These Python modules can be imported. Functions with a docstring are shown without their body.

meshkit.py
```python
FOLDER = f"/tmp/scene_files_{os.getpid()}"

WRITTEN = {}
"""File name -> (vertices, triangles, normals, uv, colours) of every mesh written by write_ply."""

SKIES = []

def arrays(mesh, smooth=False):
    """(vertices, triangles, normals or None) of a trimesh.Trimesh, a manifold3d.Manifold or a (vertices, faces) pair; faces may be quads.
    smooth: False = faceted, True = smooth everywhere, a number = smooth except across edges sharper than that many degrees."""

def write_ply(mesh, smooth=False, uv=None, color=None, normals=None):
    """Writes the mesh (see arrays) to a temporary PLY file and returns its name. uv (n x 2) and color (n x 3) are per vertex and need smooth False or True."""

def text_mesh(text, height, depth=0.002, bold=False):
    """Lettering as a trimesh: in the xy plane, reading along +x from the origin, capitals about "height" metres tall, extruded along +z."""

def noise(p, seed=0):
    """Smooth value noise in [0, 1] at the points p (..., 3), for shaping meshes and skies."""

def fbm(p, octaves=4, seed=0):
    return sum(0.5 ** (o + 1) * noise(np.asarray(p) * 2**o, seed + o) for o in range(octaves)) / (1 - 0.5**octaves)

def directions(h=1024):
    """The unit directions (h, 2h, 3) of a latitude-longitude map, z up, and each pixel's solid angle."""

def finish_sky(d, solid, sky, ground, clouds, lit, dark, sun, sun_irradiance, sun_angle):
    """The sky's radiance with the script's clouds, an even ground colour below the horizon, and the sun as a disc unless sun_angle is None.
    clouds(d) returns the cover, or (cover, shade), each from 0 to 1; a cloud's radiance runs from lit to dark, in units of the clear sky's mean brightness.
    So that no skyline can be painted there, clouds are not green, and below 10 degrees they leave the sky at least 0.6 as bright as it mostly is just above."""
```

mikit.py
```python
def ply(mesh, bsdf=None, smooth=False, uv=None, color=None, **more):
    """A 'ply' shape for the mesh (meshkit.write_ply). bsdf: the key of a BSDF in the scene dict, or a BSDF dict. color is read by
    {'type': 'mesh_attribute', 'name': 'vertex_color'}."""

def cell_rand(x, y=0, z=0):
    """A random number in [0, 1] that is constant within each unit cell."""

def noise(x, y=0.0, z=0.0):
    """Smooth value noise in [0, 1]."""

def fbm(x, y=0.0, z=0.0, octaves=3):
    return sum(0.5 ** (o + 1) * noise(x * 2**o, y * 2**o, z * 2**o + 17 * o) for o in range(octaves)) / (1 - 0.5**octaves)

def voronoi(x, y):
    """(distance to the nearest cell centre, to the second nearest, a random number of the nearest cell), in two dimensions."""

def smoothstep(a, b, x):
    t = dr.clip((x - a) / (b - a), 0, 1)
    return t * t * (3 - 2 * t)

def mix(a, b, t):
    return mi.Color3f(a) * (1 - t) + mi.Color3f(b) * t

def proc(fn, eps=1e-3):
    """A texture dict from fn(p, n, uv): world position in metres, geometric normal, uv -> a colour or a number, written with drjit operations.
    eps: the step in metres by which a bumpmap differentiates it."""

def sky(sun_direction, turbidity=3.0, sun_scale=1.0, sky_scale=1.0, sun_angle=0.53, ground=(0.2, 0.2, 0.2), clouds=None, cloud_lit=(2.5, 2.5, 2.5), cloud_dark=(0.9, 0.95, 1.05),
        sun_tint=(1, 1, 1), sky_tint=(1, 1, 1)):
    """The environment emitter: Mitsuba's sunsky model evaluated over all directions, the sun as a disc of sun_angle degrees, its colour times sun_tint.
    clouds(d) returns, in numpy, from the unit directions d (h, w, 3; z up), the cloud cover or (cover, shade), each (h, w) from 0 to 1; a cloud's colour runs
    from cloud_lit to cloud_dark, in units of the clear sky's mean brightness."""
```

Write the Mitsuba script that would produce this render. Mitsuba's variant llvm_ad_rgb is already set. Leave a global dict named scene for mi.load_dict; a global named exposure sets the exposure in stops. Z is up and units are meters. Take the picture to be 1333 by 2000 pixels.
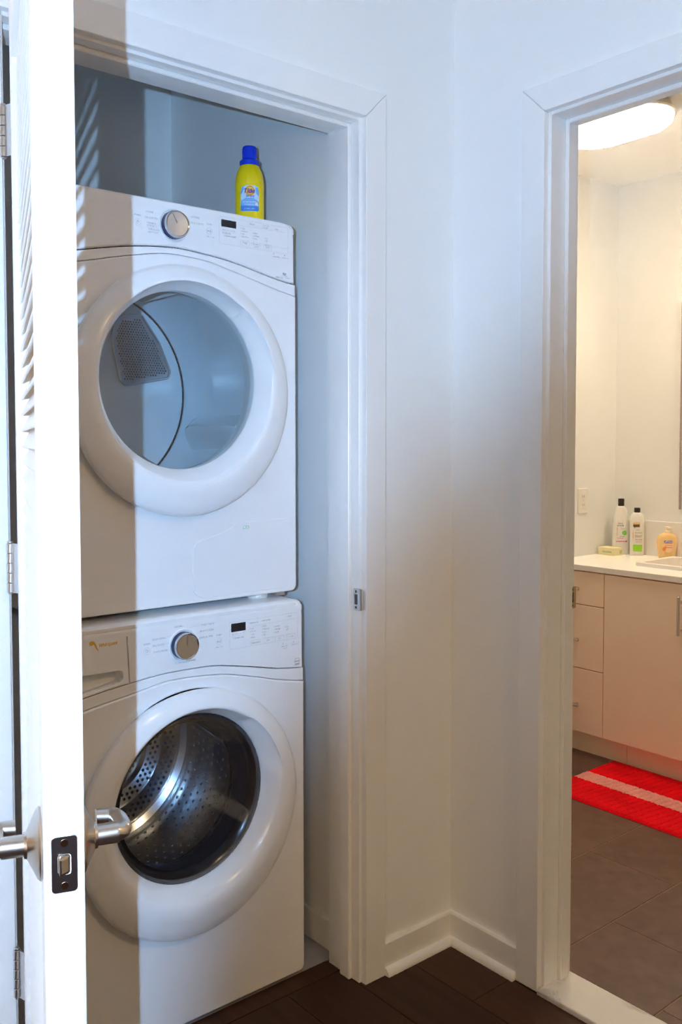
import math, random
import numpy as np, trimesh, mitsuba as mi, mikit, meshkit
import mapbox_earcut
from shapely.geometry import Polygon, Point, box as sbox
from shapely import affinity
import drjit as dr

T = mi.ScalarTransform4f
random.seed(7); rng = np.random.default_rng(7)
scene, labels = {}, {}

# ---------------------------------------------------------------- camera, light, exposure
EYE = np.array([-1.8692, -1.7238, 1.4096])
YAW, PITCH, ROLL, FPX = 0.6766, 0.0431, -0.002, 1767.6
FWD = np.array([math.sin(YAW)*math.cos(PITCH), math.cos(YAW)*math.cos(PITCH), -math.sin(PITCH)])
RIGHT = np.array([math.cos(YAW), -math.sin(YAW), 0.0]); UP = np.cross(RIGHT, FWD)
RIGHT, UP = math.cos(ROLL)*RIGHT + math.sin(ROLL)*UP, -math.sin(ROLL)*RIGHT + math.cos(ROLL)*UP
scene['camera'] = {'type': 'perspective', 'fov_axis': 'x', 'fov': math.degrees(2*math.atan(666.5/FPX)),
    'principal_point_offset_x': 48.1/1333, 'principal_point_offset_y': 61.05/2000,
    'near_clip': 0.01, 'far_clip': 60.0,
    'to_world': T().look_at(origin=EYE.tolist(), target=(EYE+FWD).tolist(), up=UP.tolist())}
exposure = 0.0
FLASH_RADIANCE = [0.60e5, 1.08e5, 1.74e5]          # pop-up flash, small and bluish against the warm lamps
HALL_RADIANCE = [74.0, 51.5, 28.0]                 # warm ceiling lamp of the hall
ADDED_LAMP_RADIANCE = [40.0, 26.5, 13.2]               # unseen floor lamp, added behind the camera on the left for warm fill
BATH_RADIANCE = [32.0, 25.8, 18.4]                 # oblong ceiling lamp of the bathroom
VANITY_RADIANCE = [20.0, 16.2, 11.4]               # lamp over the bathroom mirror
HALL_LAMPS = [(-.75, -2.6)]
ADDED_FLOOR_LAMP = (-3.0, -2.5)
ADDED_SCONCE = (-3.1, -.75, 1.75)
ADDED_SCONCE_RADIANCE = [42.0, 23.5, 9.0]            # unseen wall lamp, added to warm the left face of the louvered door

# ---------------------------------------------------------------- materials
def rgb(*c): return {'type': 'rgb', 'value': list(map(float, c))}
def mat(key, base, rough=.4, metallic=0.0, spec=.5, bump=None, bump_scale=.001, **more):
    b = {'type': 'principled', 'base_color': base if isinstance(base, dict) else rgb(*base), 'roughness': rough, 'metallic': metallic, 'specular': spec, **more}
    if bump is not None:
        b = {'type': 'bumpmap', 'arbitrary': mikit.proc(bump, eps=5e-4), 'scale': bump_scale, 'bsdf': b}
    scene[key] = {'type': 'twosided', 'bsdf': b}
    return key
def v3(x, y, z): return mi.Color3f(x, y, z)
def wall_bump(p, n, uv): return mikit.fbm(p.x*260, p.y*260, p.z*260, octaves=2)
mat('m_wall', (.785, .795, .785), .55, spec=.35, bump=wall_bump, bump_scale=.00025)
mat('m_ceiling', (.82, .82, .81), .8, spec=.2)
mat('m_trim', (.79, .795, .785), .30, spec=.5)
mat('m_door', (.79, .79, .78), .34, spec=.5)
mat('m_white', (.83, .845, .86), .20, spec=.5)
mat('m_white_soft', (.80, .815, .83), .32, spec=.5)
mat('m_drum_white', (.66, .715, .75), .16, spec=.6)
mat('m_gap', (.03, .03, .035), .6)
mat('m_print', (.40, .41, .44), .5)
mat('m_print_line', (.62, .64, .67), .5)
mat('m_black', (.008, .009, .014), .12, spec=.5)
mat('m_navy', (.02, .03, .09), .25)
mat('m_chrome', (.58, .59, .61), .08, 1.0)
mat('m_chrome_dark', (.42, .42, .44), .22, 1.0)
mat('m_nickel', (.66, .62, .57), .24, 1.0)
mat('m_hinge', (.60, .60, .60), .28, 1.0)
mat('m_brass', (.70, .55, .32), .28, 1.0)
mat('m_steel', (.50, .52, .55), .20, 1.0)
mat('m_steel_drum', (.60, .62, .65), .20, 1.0)
mat('m_steel_bump', (.80, .82, .85), .18, 1.0)
mat('m_rubber', (.020, .020, .023), .38, spec=.4)
mat('m_bowl_rim', (.006, .006, .008), .18, spec=.5)
mat('m_dark_metal', (.05, .05, .055), .4)
mat('m_gold', (.62, .36, .06), .4)
mat('m_green_print', (.30, .60, .40), .5)
mat('m_yellow_tag', (.55, .60, .12), .5)
mat('m_camera_black', (.02, .02, .02), .5)
mat('m_floor_joint', (.045, .022, .012), .8)
def plank_col(tone):
    def f(p, n, uv):
        g = mikit.fbm(p.x*46, p.y*5, tone*9.0, octaves=4)
        k = .66 + .68*g
        return v3(.042*k*tone, .0150*k*tone, .0075*k*tone)
    return f
for i, t in enumerate((.85, 1.0, 1.15)):
    mat(f'm_plank_{i}', mikit.proc(plank_col(t)), .45, spec=.18)
mat('m_closet_floor', (.30, .285, .28), .5)
def tile_col(tone):
    def f(p, n, uv):
        k = tone*(.82 + .36*mikit.fbm(p.x*30, p.y*30, 3.0, octaves=4))
        return v3(.114*k, .066*k, .052*k)
    return f
for i, t in enumerate((.93, 1.0, 1.08)):
    mat(f'm_tile_{i}', mikit.proc(tile_col(t)), .42, spec=.4)
mat('m_grout', (.26, .17, .10), .9)
def marble_col(p, n, uv):
    a = mikit.fbm(p.x*26 + 3*mikit.noise(p.x*9, p.y*9), p.y*16, 1.0, octaves=5)
    s = mikit.smoothstep(.52, .72, a)
    return mikit.mix(v3(.74, .72, .68), v3(.50, .48, .44), s)
mat('m_marble', mikit.proc(marble_col), .22)
mat('m_vanity', (.88, .70, .55), .42, spec=.4)
mat('m_counter', (.84, .82, .79), .16)
mat('m_porcelain', (.86, .85, .83), .08)
mat('m_mirror', (.9, .9, .9), .02, 1.0)
mat('m_mirror_edge', (.34, .27, .27), .3)
mat('m_plastic_white', (.83, .80, .74), .25)
mat('m_bottle_white', (.84, .82, .77), .22)
mat('m_cap_dark', (.014, .009, .006), .3)
mat('m_yellow', (.92, .70, .006), .26)
mat('m_blue_cap', (.012, .05, .68), .28)
mat('m_label_blue', (.17, .45, .86), .35)
mat('m_label_sky', (.55, .75, .95), .35)
mat('m_label_deep', (.05, .24, .74), .35)
mat('m_orange', (.88, .25, .03), .35)
mat('m_bull_yellow', (.92, .72, .12), .35)
mat('m_ink_blue', (.04, .05, .42), .35)
mat('m_paper_white', (.88, .88, .88), .4)
mat('m_grey_ink', (.42, .38, .36), .5)
mat('m_magenta_ink', (.62, .22, .38), .5)
mat('m_green_ink', (.20, .56, .10), .4)
mat('m_lime', (.30, .68, .03), .4)
mat('m_brown_ink', (.10, .045, .015), .4)
mat('m_tan_ink', (.72, .50, .16), .4)
mat('m_soap', (.92, .62, .28), .12, spec_trans=0.0)
mat('m_soap_label', (.93, .62, .34), .3)
mat('m_soap_pump', (.88, .76, .56), .25)
mat('m_peach', (.86, .30, .05), .4)
mat('m_violet', (.13, .07, .30), .35)
mat('m_box_yellow', (.80, .74, .46), .5)
mat('m_box_tag', (.52, .54, .26), .5)
def rug_col(p, n, uv):
    k = .80 + .40*mikit.noise(p.x*420, p.y*420, p.z*300)
    m = mikit.noise(p.x*14, p.y*14, 2.0)*.25 + .88
    edge = .003*(mikit.noise(p.y*300, 0.5, 0.5) - .5)
    s = mikit.smoothstep(1.3005, 1.3035, p.x + edge)*(1 - mikit.smoothstep(1.3945, 1.3975, p.x + edge))
    return mikit.mix(v3(.78, .004, .012), v3(.82, .33, .30), s)*k*m
mat('m_rug', mikit.proc(rug_col), .9, spec=.1, sheen=.4)
scene['m_glass_clear'] = {'type': 'thindielectric', 'specular_transmittance': rgb(.84, .92, .95)}
scene['m_glass_dark'] = {'type': 'thindielectric', 'specular_transmittance': rgb(.84, .88, .93)}

# ---------------------------------------------------------------- helpers
def numbered(key):
    if key not in scene and key not in labels: return key
    i = 1
    while f'{key}_{i:03d}' in scene or f'{key}_{i:03d}' in labels: i += 1
    return f'{key}_{i:03d}'
def add(key, mesh, bsdf, smooth=False, to_world=None, **kw):
    key = numbered(key)
    if isinstance(mesh, list): mesh = trimesh.util.concatenate(mesh)
    if isinstance(mesh, trimesh.Trimesh):
        q = trimesh.Trimesh(mesh.vertices, mesh.faces, process=True)
        if q.is_watertight and q.volume < 0: mesh = trimesh.Trimesh(mesh.vertices, np.asarray(mesh.faces)[:, ::-1], process=False)
    scene[key] = mikit.ply(mesh, bsdf, smooth)
    if to_world is not None: scene[key]['to_world'] = to_world
    if kw: labels[key] = kw
    return key
def tag(key, label=None, category=None, group=None, kind=None):
    labels[key] = {k: v for k, v in dict(label=label, category=category, group=group, kind=kind).items() if v}
    return key
def bx(x0, x1, y0, y1, z0, z1, b=0.0):
    """A box, its edges chamfered by b."""
    if b <= 0:
        m = trimesh.creation.box(extents=(x1-x0, y1-y0, z1-z0)); m.apply_translation(((x0+x1)/2, (y0+y1)/2, (z0+z1)/2)); return m
    v = []
    for X, sx in ((x0, 1), (x1, -1)):
        for Y, sy in ((y0, 1), (y1, -1)):
            for Z, sz in ((z0, 1), (z1, -1)):
                v += [(X, Y+sy*b, Z+sz*b), (X+sx*b, Y, Z+sz*b), (X+sx*b, Y+sy*b, Z)]
    return trimesh.convex.convex_hull(np.array(v))
def loft(rings, cap0=False, cap1=False, closed=False):
    """Skin over rings of equal length (each closed on itself)."""
    R = np.array(rings, float); n, m = R.shape[:2]
    V = R.reshape(-1, 3); F = []
    idx = np.arange(m); nx = (idx+1) % m
    for i in range(n if closed else n-1):
        a, b = i*m, ((i+1) % n)*m
        F += [np.stack([a+idx, a+nx, b+nx], 1), np.stack([a+idx, b+nx, b+idx], 1)]
    extra = []
    for on, i in ((cap0, 0), (cap1, n-1)):
        if on:
            c = len(V)+len(extra); extra.append(R[i].mean(0)); F.append(np.stack([i*m+nx, i*m+idx, idx*0+c] if i == 0 else [i*m+idx, i*m+nx, idx*0+c], 1))
    if extra: V = np.vstack([V, extra])
    return trimesh.Trimesh(V, np.vstack(F), process=False)
def circ(r, n=64, c=(0, 0), sx=1.0, sy=1.0, ph=0.0):
    a = np.arange(n)*2*np.pi/n + ph
    return np.stack([c[0]+r*sx*np.cos(a), c[1]+r*sy*np.sin(a)], 1)
def lathe(profile, n=64, closed=False):
    """Profile of (radius, height) turned about +z."""
    return loft([np.column_stack([circ(max(r, 1e-5), n), np.full(n, h)]) for r, h in profile], closed=closed)
def resample(ring, step):
    P = np.asarray(ring, float)
    if np.allclose(P[0], P[-1]): P = P[:-1]
    out = []
    for a, b in zip(P, np.roll(P, -1, 0)):
        k = max(1, int(np.ceil(np.linalg.norm(b-a)/step)))
        out += [a+(b-a)*i/k for i in range(k)]
    return np.array(out)
def inset(P, d):
    e0 = P-np.roll(P, 1, 0); e1 = np.roll(P, -1, 0)-P
    n0 = np.stack([-e0[:, 1], e0[:, 0]], 1); n1 = np.stack([-e1[:, 1], e1[:, 0]], 1)
    n0 /= np.linalg.norm(n0, axis=1, keepdims=True)+1e-12; n1 /= np.linalg.norm(n1, axis=1, keepdims=True)+1e-12
    s = n0+n1; s /= np.maximum((s*s).sum(1, keepdims=True)/2, .35)
    return P+d*s
def plate(poly, t, b=0.0, step=.02, back=True, steps=2):
    """Plate with outline poly in (u, v): front face at w=0, back at w=t, front edge rounded by b. Frame (u, v, w) right-handed, front looks to -w."""
    poly = poly.normalize() if False else poly
    rings = [np.array(poly.exterior.coords)] + [np.array(r.coords) for r in poly.interiors]
    fixed = []
    for i, r in enumerate(rings):
        r = resample(r, step)
        area = .5*np.sum(r[:, 0]*np.roll(r[:, 1], -1)-np.roll(r[:, 0], -1)*r[:, 1])
        if (area > 0) != (i == 0): r = r[::-1]
        fixed.append(r)
    levels = [(b*(1-math.sin(a)), b*(1-math.cos(a))) for a in np.linspace(0, math.pi/2, steps+1)] if b > 0 else [(0.0, 0.0)]
    V, F, at = [], [], 0
    def cap(w, d, flip):
        nonlocal at
        rr = [inset(r, d) if d else r for r in fixed]
        P = np.vstack(rr); ends = np.cumsum([len(r) for r in rr]).astype(np.uint32)
        tri = mapbox_earcut.triangulate_float64(P, ends).reshape(-1, 3).astype(int)
        V.append(np.column_stack([P, np.full(len(P), w)])); F.append((tri[:, ::-1] if flip else tri)+at); at += len(P)
    cap(0.0, levels[0][0], True)
    for r in fixed:
        R = [np.column_stack([inset(r, d) if d else r, np.full(len(r), w)]) for d, w in levels] + [np.column_stack([r, np.full(len(r), t)])]
        m = loft(R); V.append(m.vertices); F.append(np.array(m.faces)+at); at += len(m.vertices)
    if back: cap(t, 0.0, False)
    return trimesh.Trimesh(np.vstack(V), np.vstack(F), process=False)
def fmap(m, O, U, V, W):
    """Maps (u, v, w) to O + uU + vV + wW."""
    m = m.copy(); M = np.stack([U, V, W], 1).astype(float); m.vertices = np.asarray(m.vertices) @ M.T + np.asarray(O, float)
    if np.linalg.det(M) < 0: m.faces = m.faces[:, ::-1]
    return m
X_, Y_, Z_ = np.eye(3)
def onA(m, x=0, y=0, z=0): return fmap(m, (x, y, z), X_, Z_, Y_)          # front faces -y
def onB(m, x=0, y=0, z=0): return fmap(m, (x, y, z), -Y_, Z_, X_)         # front faces -x; u runs along -y (left to right as seen)
def tube(path, r, n=10, caps=True):
    P = np.asarray(path, float); rings = []
    tang = np.gradient(P, axis=0); tang /= np.linalg.norm(tang, axis=1, keepdims=True)
    a = np.cross(tang[0], [0, 0, 1.0]); a = a if np.linalg.norm(a) > 1e-3 else np.cross(tang[0], [1.0, 0, 0])
    for p, t in zip(P, tang):
        a = a-t*(a@t); a /= np.linalg.norm(a); b = np.cross(t, a)
        ang = np.arange(n)*2*np.pi/n
        rings.append(p+r*(np.cos(ang)[:, None]*a+np.sin(ang)[:, None]*b))
    return loft(rings, caps, caps)
def cyl(p0, p1, r, n=24, r1=None, b=0.0):
    p0, p1 = np.asarray(p0, float), np.asarray(p1, float); d = p1-p0; h = np.linalg.norm(d); r1 = r if r1 is None else r1
    prof = [(0, 0), (r-b, 0), (r, b), (r1, h-b), (r1-b, h), (0, h)] if b else [(0, 0), (r, 0), (r, 0), (r1, h), (r1, h), (0, h)]
    m = lathe(prof, n); m.apply_transform(trimesh.geometry.align_vectors([0, 0, 1], d/h)); m.apply_translation(p0); return m
def text(s, h, depth=.0004, bold=False, center=False, slant=0.0):
    m = meshkit.text_mesh(s, h, depth, bold)
    if slant: m.vertices[:, 0] += slant*m.vertices[:, 1]
    if center: m.apply_translation((-(m.bounds[0, 0]+m.bounds[1, 0])/2, 0, 0))
    return m
def rrect(u0, u1, v0, v1, r, seg=6): return sbox(u0+r, v0+r, u1-r, v1-r).buffer(r, quad_segs=seg)

# ================================================================ setting: shell of hall, closet and bathroom
HC, CW = 2.219, .0688                       # casing head height, casing width
AO, AI = -.2682, -.337                      # closet casing, right leg: outer and inner edge (x)
AL = -1.2505                                # closet casing, left leg: inner edge
JR, JL, JH = -.3457, -1.2415, 2.2117        # jamb faces
WA, WB = .1236, .1112                       # wall thicknesses
BO, BI, BR = -.2466, -.3154, -1.115         # bathroom casing outer, inner, far inner edge (y)
BJ, BJR = -.324, -1.106
HX0, HY0, HZ = -4.6, -5.6, 2.72
wallA = Polygon([(HX0, 0), (JL-.018, 0), (JL-.018, JH+.018), (JR+.018, JH+.018), (JR+.018, 0), (0.0, 0), (0.0, HZ), (HX0, HZ)])
add('wall_closet', onA(plate(wallA, WA)), 'm_wall', kind='structure', label='white painted hall wall around the laundry closet opening')
wallB = Polygon([(-WA, 0), (-BJ-.018, 0), (-BJ-.018, JH+.018), (-BJR+.018, JH+.018), (-BJR+.018, 0), (-HY0, 0), (-HY0, HZ), (-WA, HZ)])
add('wall_bathroom', onB(plate(wallB, WB)), 'm_wall', kind='structure', label='white painted hall wall around the bathroom doorway')
add('wall_left', bx(HX0-.1, HX0, HY0, 0, 0, HZ), 'm_wall', kind='structure')
add('wall_rear', bx(HX0-.1, 0, HY0-.1, HY0, 0, HZ), 'm_wall', kind='structure')
add('ceiling', bx(HX0-.1, WB, HY0-.1, WA, HZ, HZ+.1), 'm_ceiling', kind='structure')
CR, CB = -.300, 1.013                       # closet right wall and back wall
add('wall_closet_back', bx(-1.33, CR+.08, CB, CB+.1, 0, HZ), 'm_wall', kind='structure')
add('wall_closet_right', bx(CR, CR+.08, WA, CB, 0, HZ), 'm_wall', kind='structure')
add('wall_closet_left', bx(-1.41, -1.33, WA, CB+.1, 0, HZ), 'm_wall', kind='structure')
add('ceiling_closet', bx(-1.41, CR+.08, WA, CB+.1, HZ, HZ+.1), 'm_ceiling', kind='structure')
BX1, BY1, BY0, BZ = 2.09, .84, -2.2, 2.65   # bathroom
add('wall_bathroom_back', bx(BX1, BX1+.1, BY0-.1, BY1+.1, 0, BZ), 'm_wall', kind='structure', label='white bathroom wall behind the vanity')
add('wall_bathroom_left', bx(WB, BX1, BY1, BY1+.1, 0, BZ), 'm_wall', kind='structure', label='white bathroom wall left of the vanity')
add('wall_bathroom_right', bx(WB, BX1, BY0-.1, BY0, 0, BZ), 'm_wall', kind='structure')
add('wall_bathroom_near', bx(WB-.09, WB, WA, BY1+.1, 0, BZ), 'm_wall', kind='structure')
add('ceiling_bathroom', bx(WB, BX1+.1, BY0-.1, BY1+.1, BZ, BZ+.07), 'm_ceiling', kind='structure')

# floors: hall planks, closet sheet, bathroom tiles
add('floor', bx(HX0, 0, HY0, .135, -.05, -.004), 'm_floor_joint', kind='structure', label='dark brown plank floor of the hall')
pw, pl = .1745, 1.22
plank_ply = {}
for i in range(-2, 18):
    x1 = .003-pw*i
    x0 = x1-pw
    x0, x1 = max(x0, HX0), min(x1, -.0205)
    if x1-x0 < .03: continue
    y = .078-(rng.random()*.5 if i != 1 else 0)
    ys = [.078]
    while y > HY0:
        if y < .0: ys.append(y)
        y -= pl
    ys.append(HY0)
    for a, b in zip(ys[:-1], ys[1:]):
        if a-b < .05: continue
        add('floor__plank', bx(x0+.0008, x1-.0008, b+.0008, a-.0008, -.012, 0, .0012), f'm_plank_{rng.integers(3)}')
add('floor__border_strip', bx(-1.24, JR, .079, .134, -.012, .0012, .0015), 'm_plank_1')
add('floor_closet', bx(-1.33, CR, .135, CB, -.05, -.001), 'm_closet_floor', kind='structure', label='grey closet floor under the washer')
add('floor_bathroom', bx(WB, BX1, BY0, BY1, -.05, -.0015), 'm_grout', kind='structure', label='brown tiled bathroom floor')
for row in range(-8, 4):
    y0, y1 = .0755+.3155*row, .0755+.3155*(row+1)
    if y1 < BY0+.02 or y0 > BY1: continue
    off = {0: .50, -1: .7744, -2: .437, 1: 1.42}.get(row, .7744 if row % 2 else .437)
    k = off-.61*5
    while k < BX1:
        x0, x1 = max(k, WB), min(k+.61, BX1)
        if x1-x0 > .02:
            add('floor_bathroom__tile', bx(x0+.0016, x1-.0016, max(y0, BY0)+.0016, min(y1, BY1)-.0016, -.012, 0, .001), f'm_tile_{rng.integers(3)}')
        k += .61
# marble threshold in the bathroom doorway
th = Polygon([(-.024, BR+.01), (-.024, BJ+.004), (WB, BJ+.004), (WB, BR+.01)])
add('trim_3', fmap(plate(th, .014, .004, steps=2), (0, 0, .0135), X_, -Y_*-1, -Z_), 'm_marble', kind='structure', label='pale grey marble threshold in the bathroom doorway')

# casings and jambs
def casing(prefix, mapper, u_out, u_in, side, t, U0=None):
    pass
TC = .018
def leg(outer, inner):      # mitred upright in (u, v)
    return Polygon([(outer, .0), (inner, .0), (inner, HC), (outer, HC+CW)])
g = .0006
tag('trim_1', 'white painted casing and jamb around the laundry closet opening', None, None, 'structure')
def caseA(poly, key): return add(key, onA(plate(poly, TC, .0022, steps=2), 0, -TC, 0), 'm_trim')
caseA(leg(AO, AI), 'trim_1__casing'); caseA(leg(AL-CW, AL), 'trim_1__casing')
caseA(Polygon([(AL-CW+g, HC+CW), (AL+g, HC+g), (AI-g, HC+g), (AO-g, HC+CW)]), 'trim_1__casing')
for m in (bx(JR, JR+.018, .0, WA, .0, JH+.018, .001), bx(JL-.018, JL, .0, WA, .0, JH+.018, .001), bx(JL, JR, .0, WA, JH, JH+.018, .001)):
    add('trim_1__jamb', m, 'm_trim')
for m in (bx(JR-.0115, JR, .028, .066, 0, JH, .002), bx(JL, JL+.0115, .028, .066, 0, JH, .002), bx(JL+.0115, JR-.0115, .028, .066, JH-.0115, JH, .002)):
    add('trim_1__door_stop', m, 'm_trim')
def strike(key, M, label):
    """Strike plate in (u, v, w): u towards the lip."""
    s = rrect(0, .0235, -.0285, .0285, .003).difference(sbox(.005, -.013, .0165, .013))
    parts = [plate(s, .0016, .0004)]
    lip = []
    for a in np.linspace(0, 1, 7):
        lip.append(a)
    prof = [(.0235+.010*a, .0052*a*a) for a in np.linspace(0, 1, 7)]
    vs = np.linspace(-.0285, .0285, 15); rings = []
    G = []
    for (u, w) in prof:
        half = .0285*math.sqrt(max(0, 1-((u-.0235)/.0135)**2*.55))
        G.append([(u, v/.0285*half, w) for v in vs])
    G = np.array(G); n, m = G.shape[:2]; V = np.vstack([G.reshape(-1, 3), G.reshape(-1, 3)+[0, 0, .0016]])
    F = []
    for i in range(n-1):
        for j in range(m-1):
            a, b, c, d = i*m+j, i*m+j+1, (i+1)*m+j+1, (i+1)*m+j
            F += [(a, b, c), (a, c, d), (a+n*m, c+n*m, b+n*m), (a+n*m, d+n*m, c+n*m)]
    for j in range(m-1): a, b = (n-1)*m+j, (n-1)*m+j+1; F += [(a, b, b+n*m), (a, b+n*m, a+n*m)]
    parts.append(trimesh.Trimesh(V, F, process=False))
    k = add(key, fmap(trimesh.util.concatenate(parts), *M), 'm_hinge', smooth=30, label=label)
    add(k+'__slot', fmap(bx(.005, .0165, -.013, .013, .0012, .0018), *M), 'm_dark_metal')
    for v in (-.0205, .0205): add(k+'__screw', fmap(cyl((.0108, v, -.0006), (.0108, v, .001), .0034, 12), *M), 'm_dark_metal')
strike('trim_1__strike_plate', ((JR-.0016, .021, 1.0055), -Y_, Z_, X_), 'chrome strike plate on the closet jamb')
tag('trim_2', 'white painted casing and jamb around the bathroom doorway', None, None, 'structure')
def caseB(poly, key): return add(key, onB(plate(poly, TC, .0022, steps=2), -TC, 0, 0), 'm_trim')
caseB(leg(-BO, -BI), 'trim_2__casing'); caseB(leg(-BR+CW, -BR), 'trim_2__casing')
caseB(Polygon([(-BR+CW-g, HC+CW), (-BR-g, HC+g), (-BI+g, HC+g), (-BO+g, HC+CW)]), 'trim_2__casing')
for m in (bx(0, WB, BJ, BJ+.018, 0, JH+.018, .001), bx(0, WB, BJR-.018, BJR, 0, JH+.018, .001), bx(0, WB, BJR, BJ, JH, JH+.018, .001)):
    add('trim_2__jamb', m, 'm_trim')
for m in (bx(.055, .090, BJ-.0115, BJ, .012, JH, .002), bx(.055, .090, BJR, BJR+.0115, .012, JH, .002), bx(.055, .090, BJR+.0115, BJ-.0115, JH-.0115, JH, .002)):
    add('trim_2__door_stop', m, 'm_trim')
strike('trim_2__strike_plate', ((.0915, BJ-.0016, 1.0055), X_, Z_, Y_), 'brass coloured strike plate on the bathroom jamb')
for k in list(scene):
    if k == 'trim_2__strike_plate': scene[k]['bsdf'] = {'type': 'ref', 'id': 'm_brass'}

# baseboards with shoe moulding
HB, TB, TS = .0848, .014, .0315
def base_profile(): return Polygon([(0, 0), (TB, 0), (TB, HB-.004), (TB-.004, HB), (0, HB)])
def shoe_profile():
    a = np.linspace(0, math.pi/2, 7); return Polygon([(TB, 0)] + [(TB+(TS-TB)*math.cos(t), .0195*math.sin(t)) for t in a])
def run(poly, length, mit0, mit1):
    """Extrude profile (out, up) along s from 0 to length; the ends move by mit*out (mitres)."""
    R = resample(np.array(poly.exterior.coords), .05)
    r0 = np.column_stack([R[:, 0], R[:, 1], mit0*R[:, 0]]); r1 = np.column_stack([R[:, 0], R[:, 1], length+mit1*R[:, 0]])
    return loft([r0, r1], True, True)
for key, prof in (('', base_profile()), ('__shoe_moulding', shoe_profile())):
    add('baseboard_closet'+key, fmap(run(prof, -AO, 1, 0), (0, 0, 0), -Y_, Z_, -X_), 'm_trim', smooth=30, **({} if key else dict(kind='structure', label='white baseboard between the closet casing and the corner')))
    add('baseboard_bathroom'+key, fmap(run(prof, -BO, 1, 0), (0, 0, 0), -X_, Z_, -Y_), 'm_trim', smooth=30, **({} if key else dict(kind='structure', label='white baseboard between the corner and the bathroom casing')))
add('baseboard_closet_right', bx(CR-.012, CR, WA, CB, 0, .085, .002), 'm_trim', kind='structure')

# ================================================================ closet door, louvered, open towards the camera
TH = math.radians(-19.08); DW, DT = .872, .0392
DR = np.array([math.sin(TH), -math.cos(TH), 0]); DN = np.array([math.cos(TH), math.sin(TH), 0]); DF = np.array([-1.247, -.05, 0])
Md = np.eye(4); Md[:3, 0], Md[:3, 1], Md[:3, 2], Md[:3, 3] = DR, DN, Z_, DF
DOORW = T(Md.tolist())
tag('door_1', 'white louvered closet door standing open at the left, seen edge on', None, None, 'structure')
DZ0, DZ1, SW = .014, 2.203, .058
def dadd(key, m, mt='m_door', smooth=False, **kw): return add(key, m, mt, smooth, DOORW, **kw)
dadd('door_1__stile', bx(DW-SW, DW, 0, DT, DZ0, DZ1, .002)); dadd('door_1__stile', bx(0, SW, 0, DT, DZ0, DZ1, .002))
RAILS = [(DZ0, .17), (2.095, DZ1)]
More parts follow.
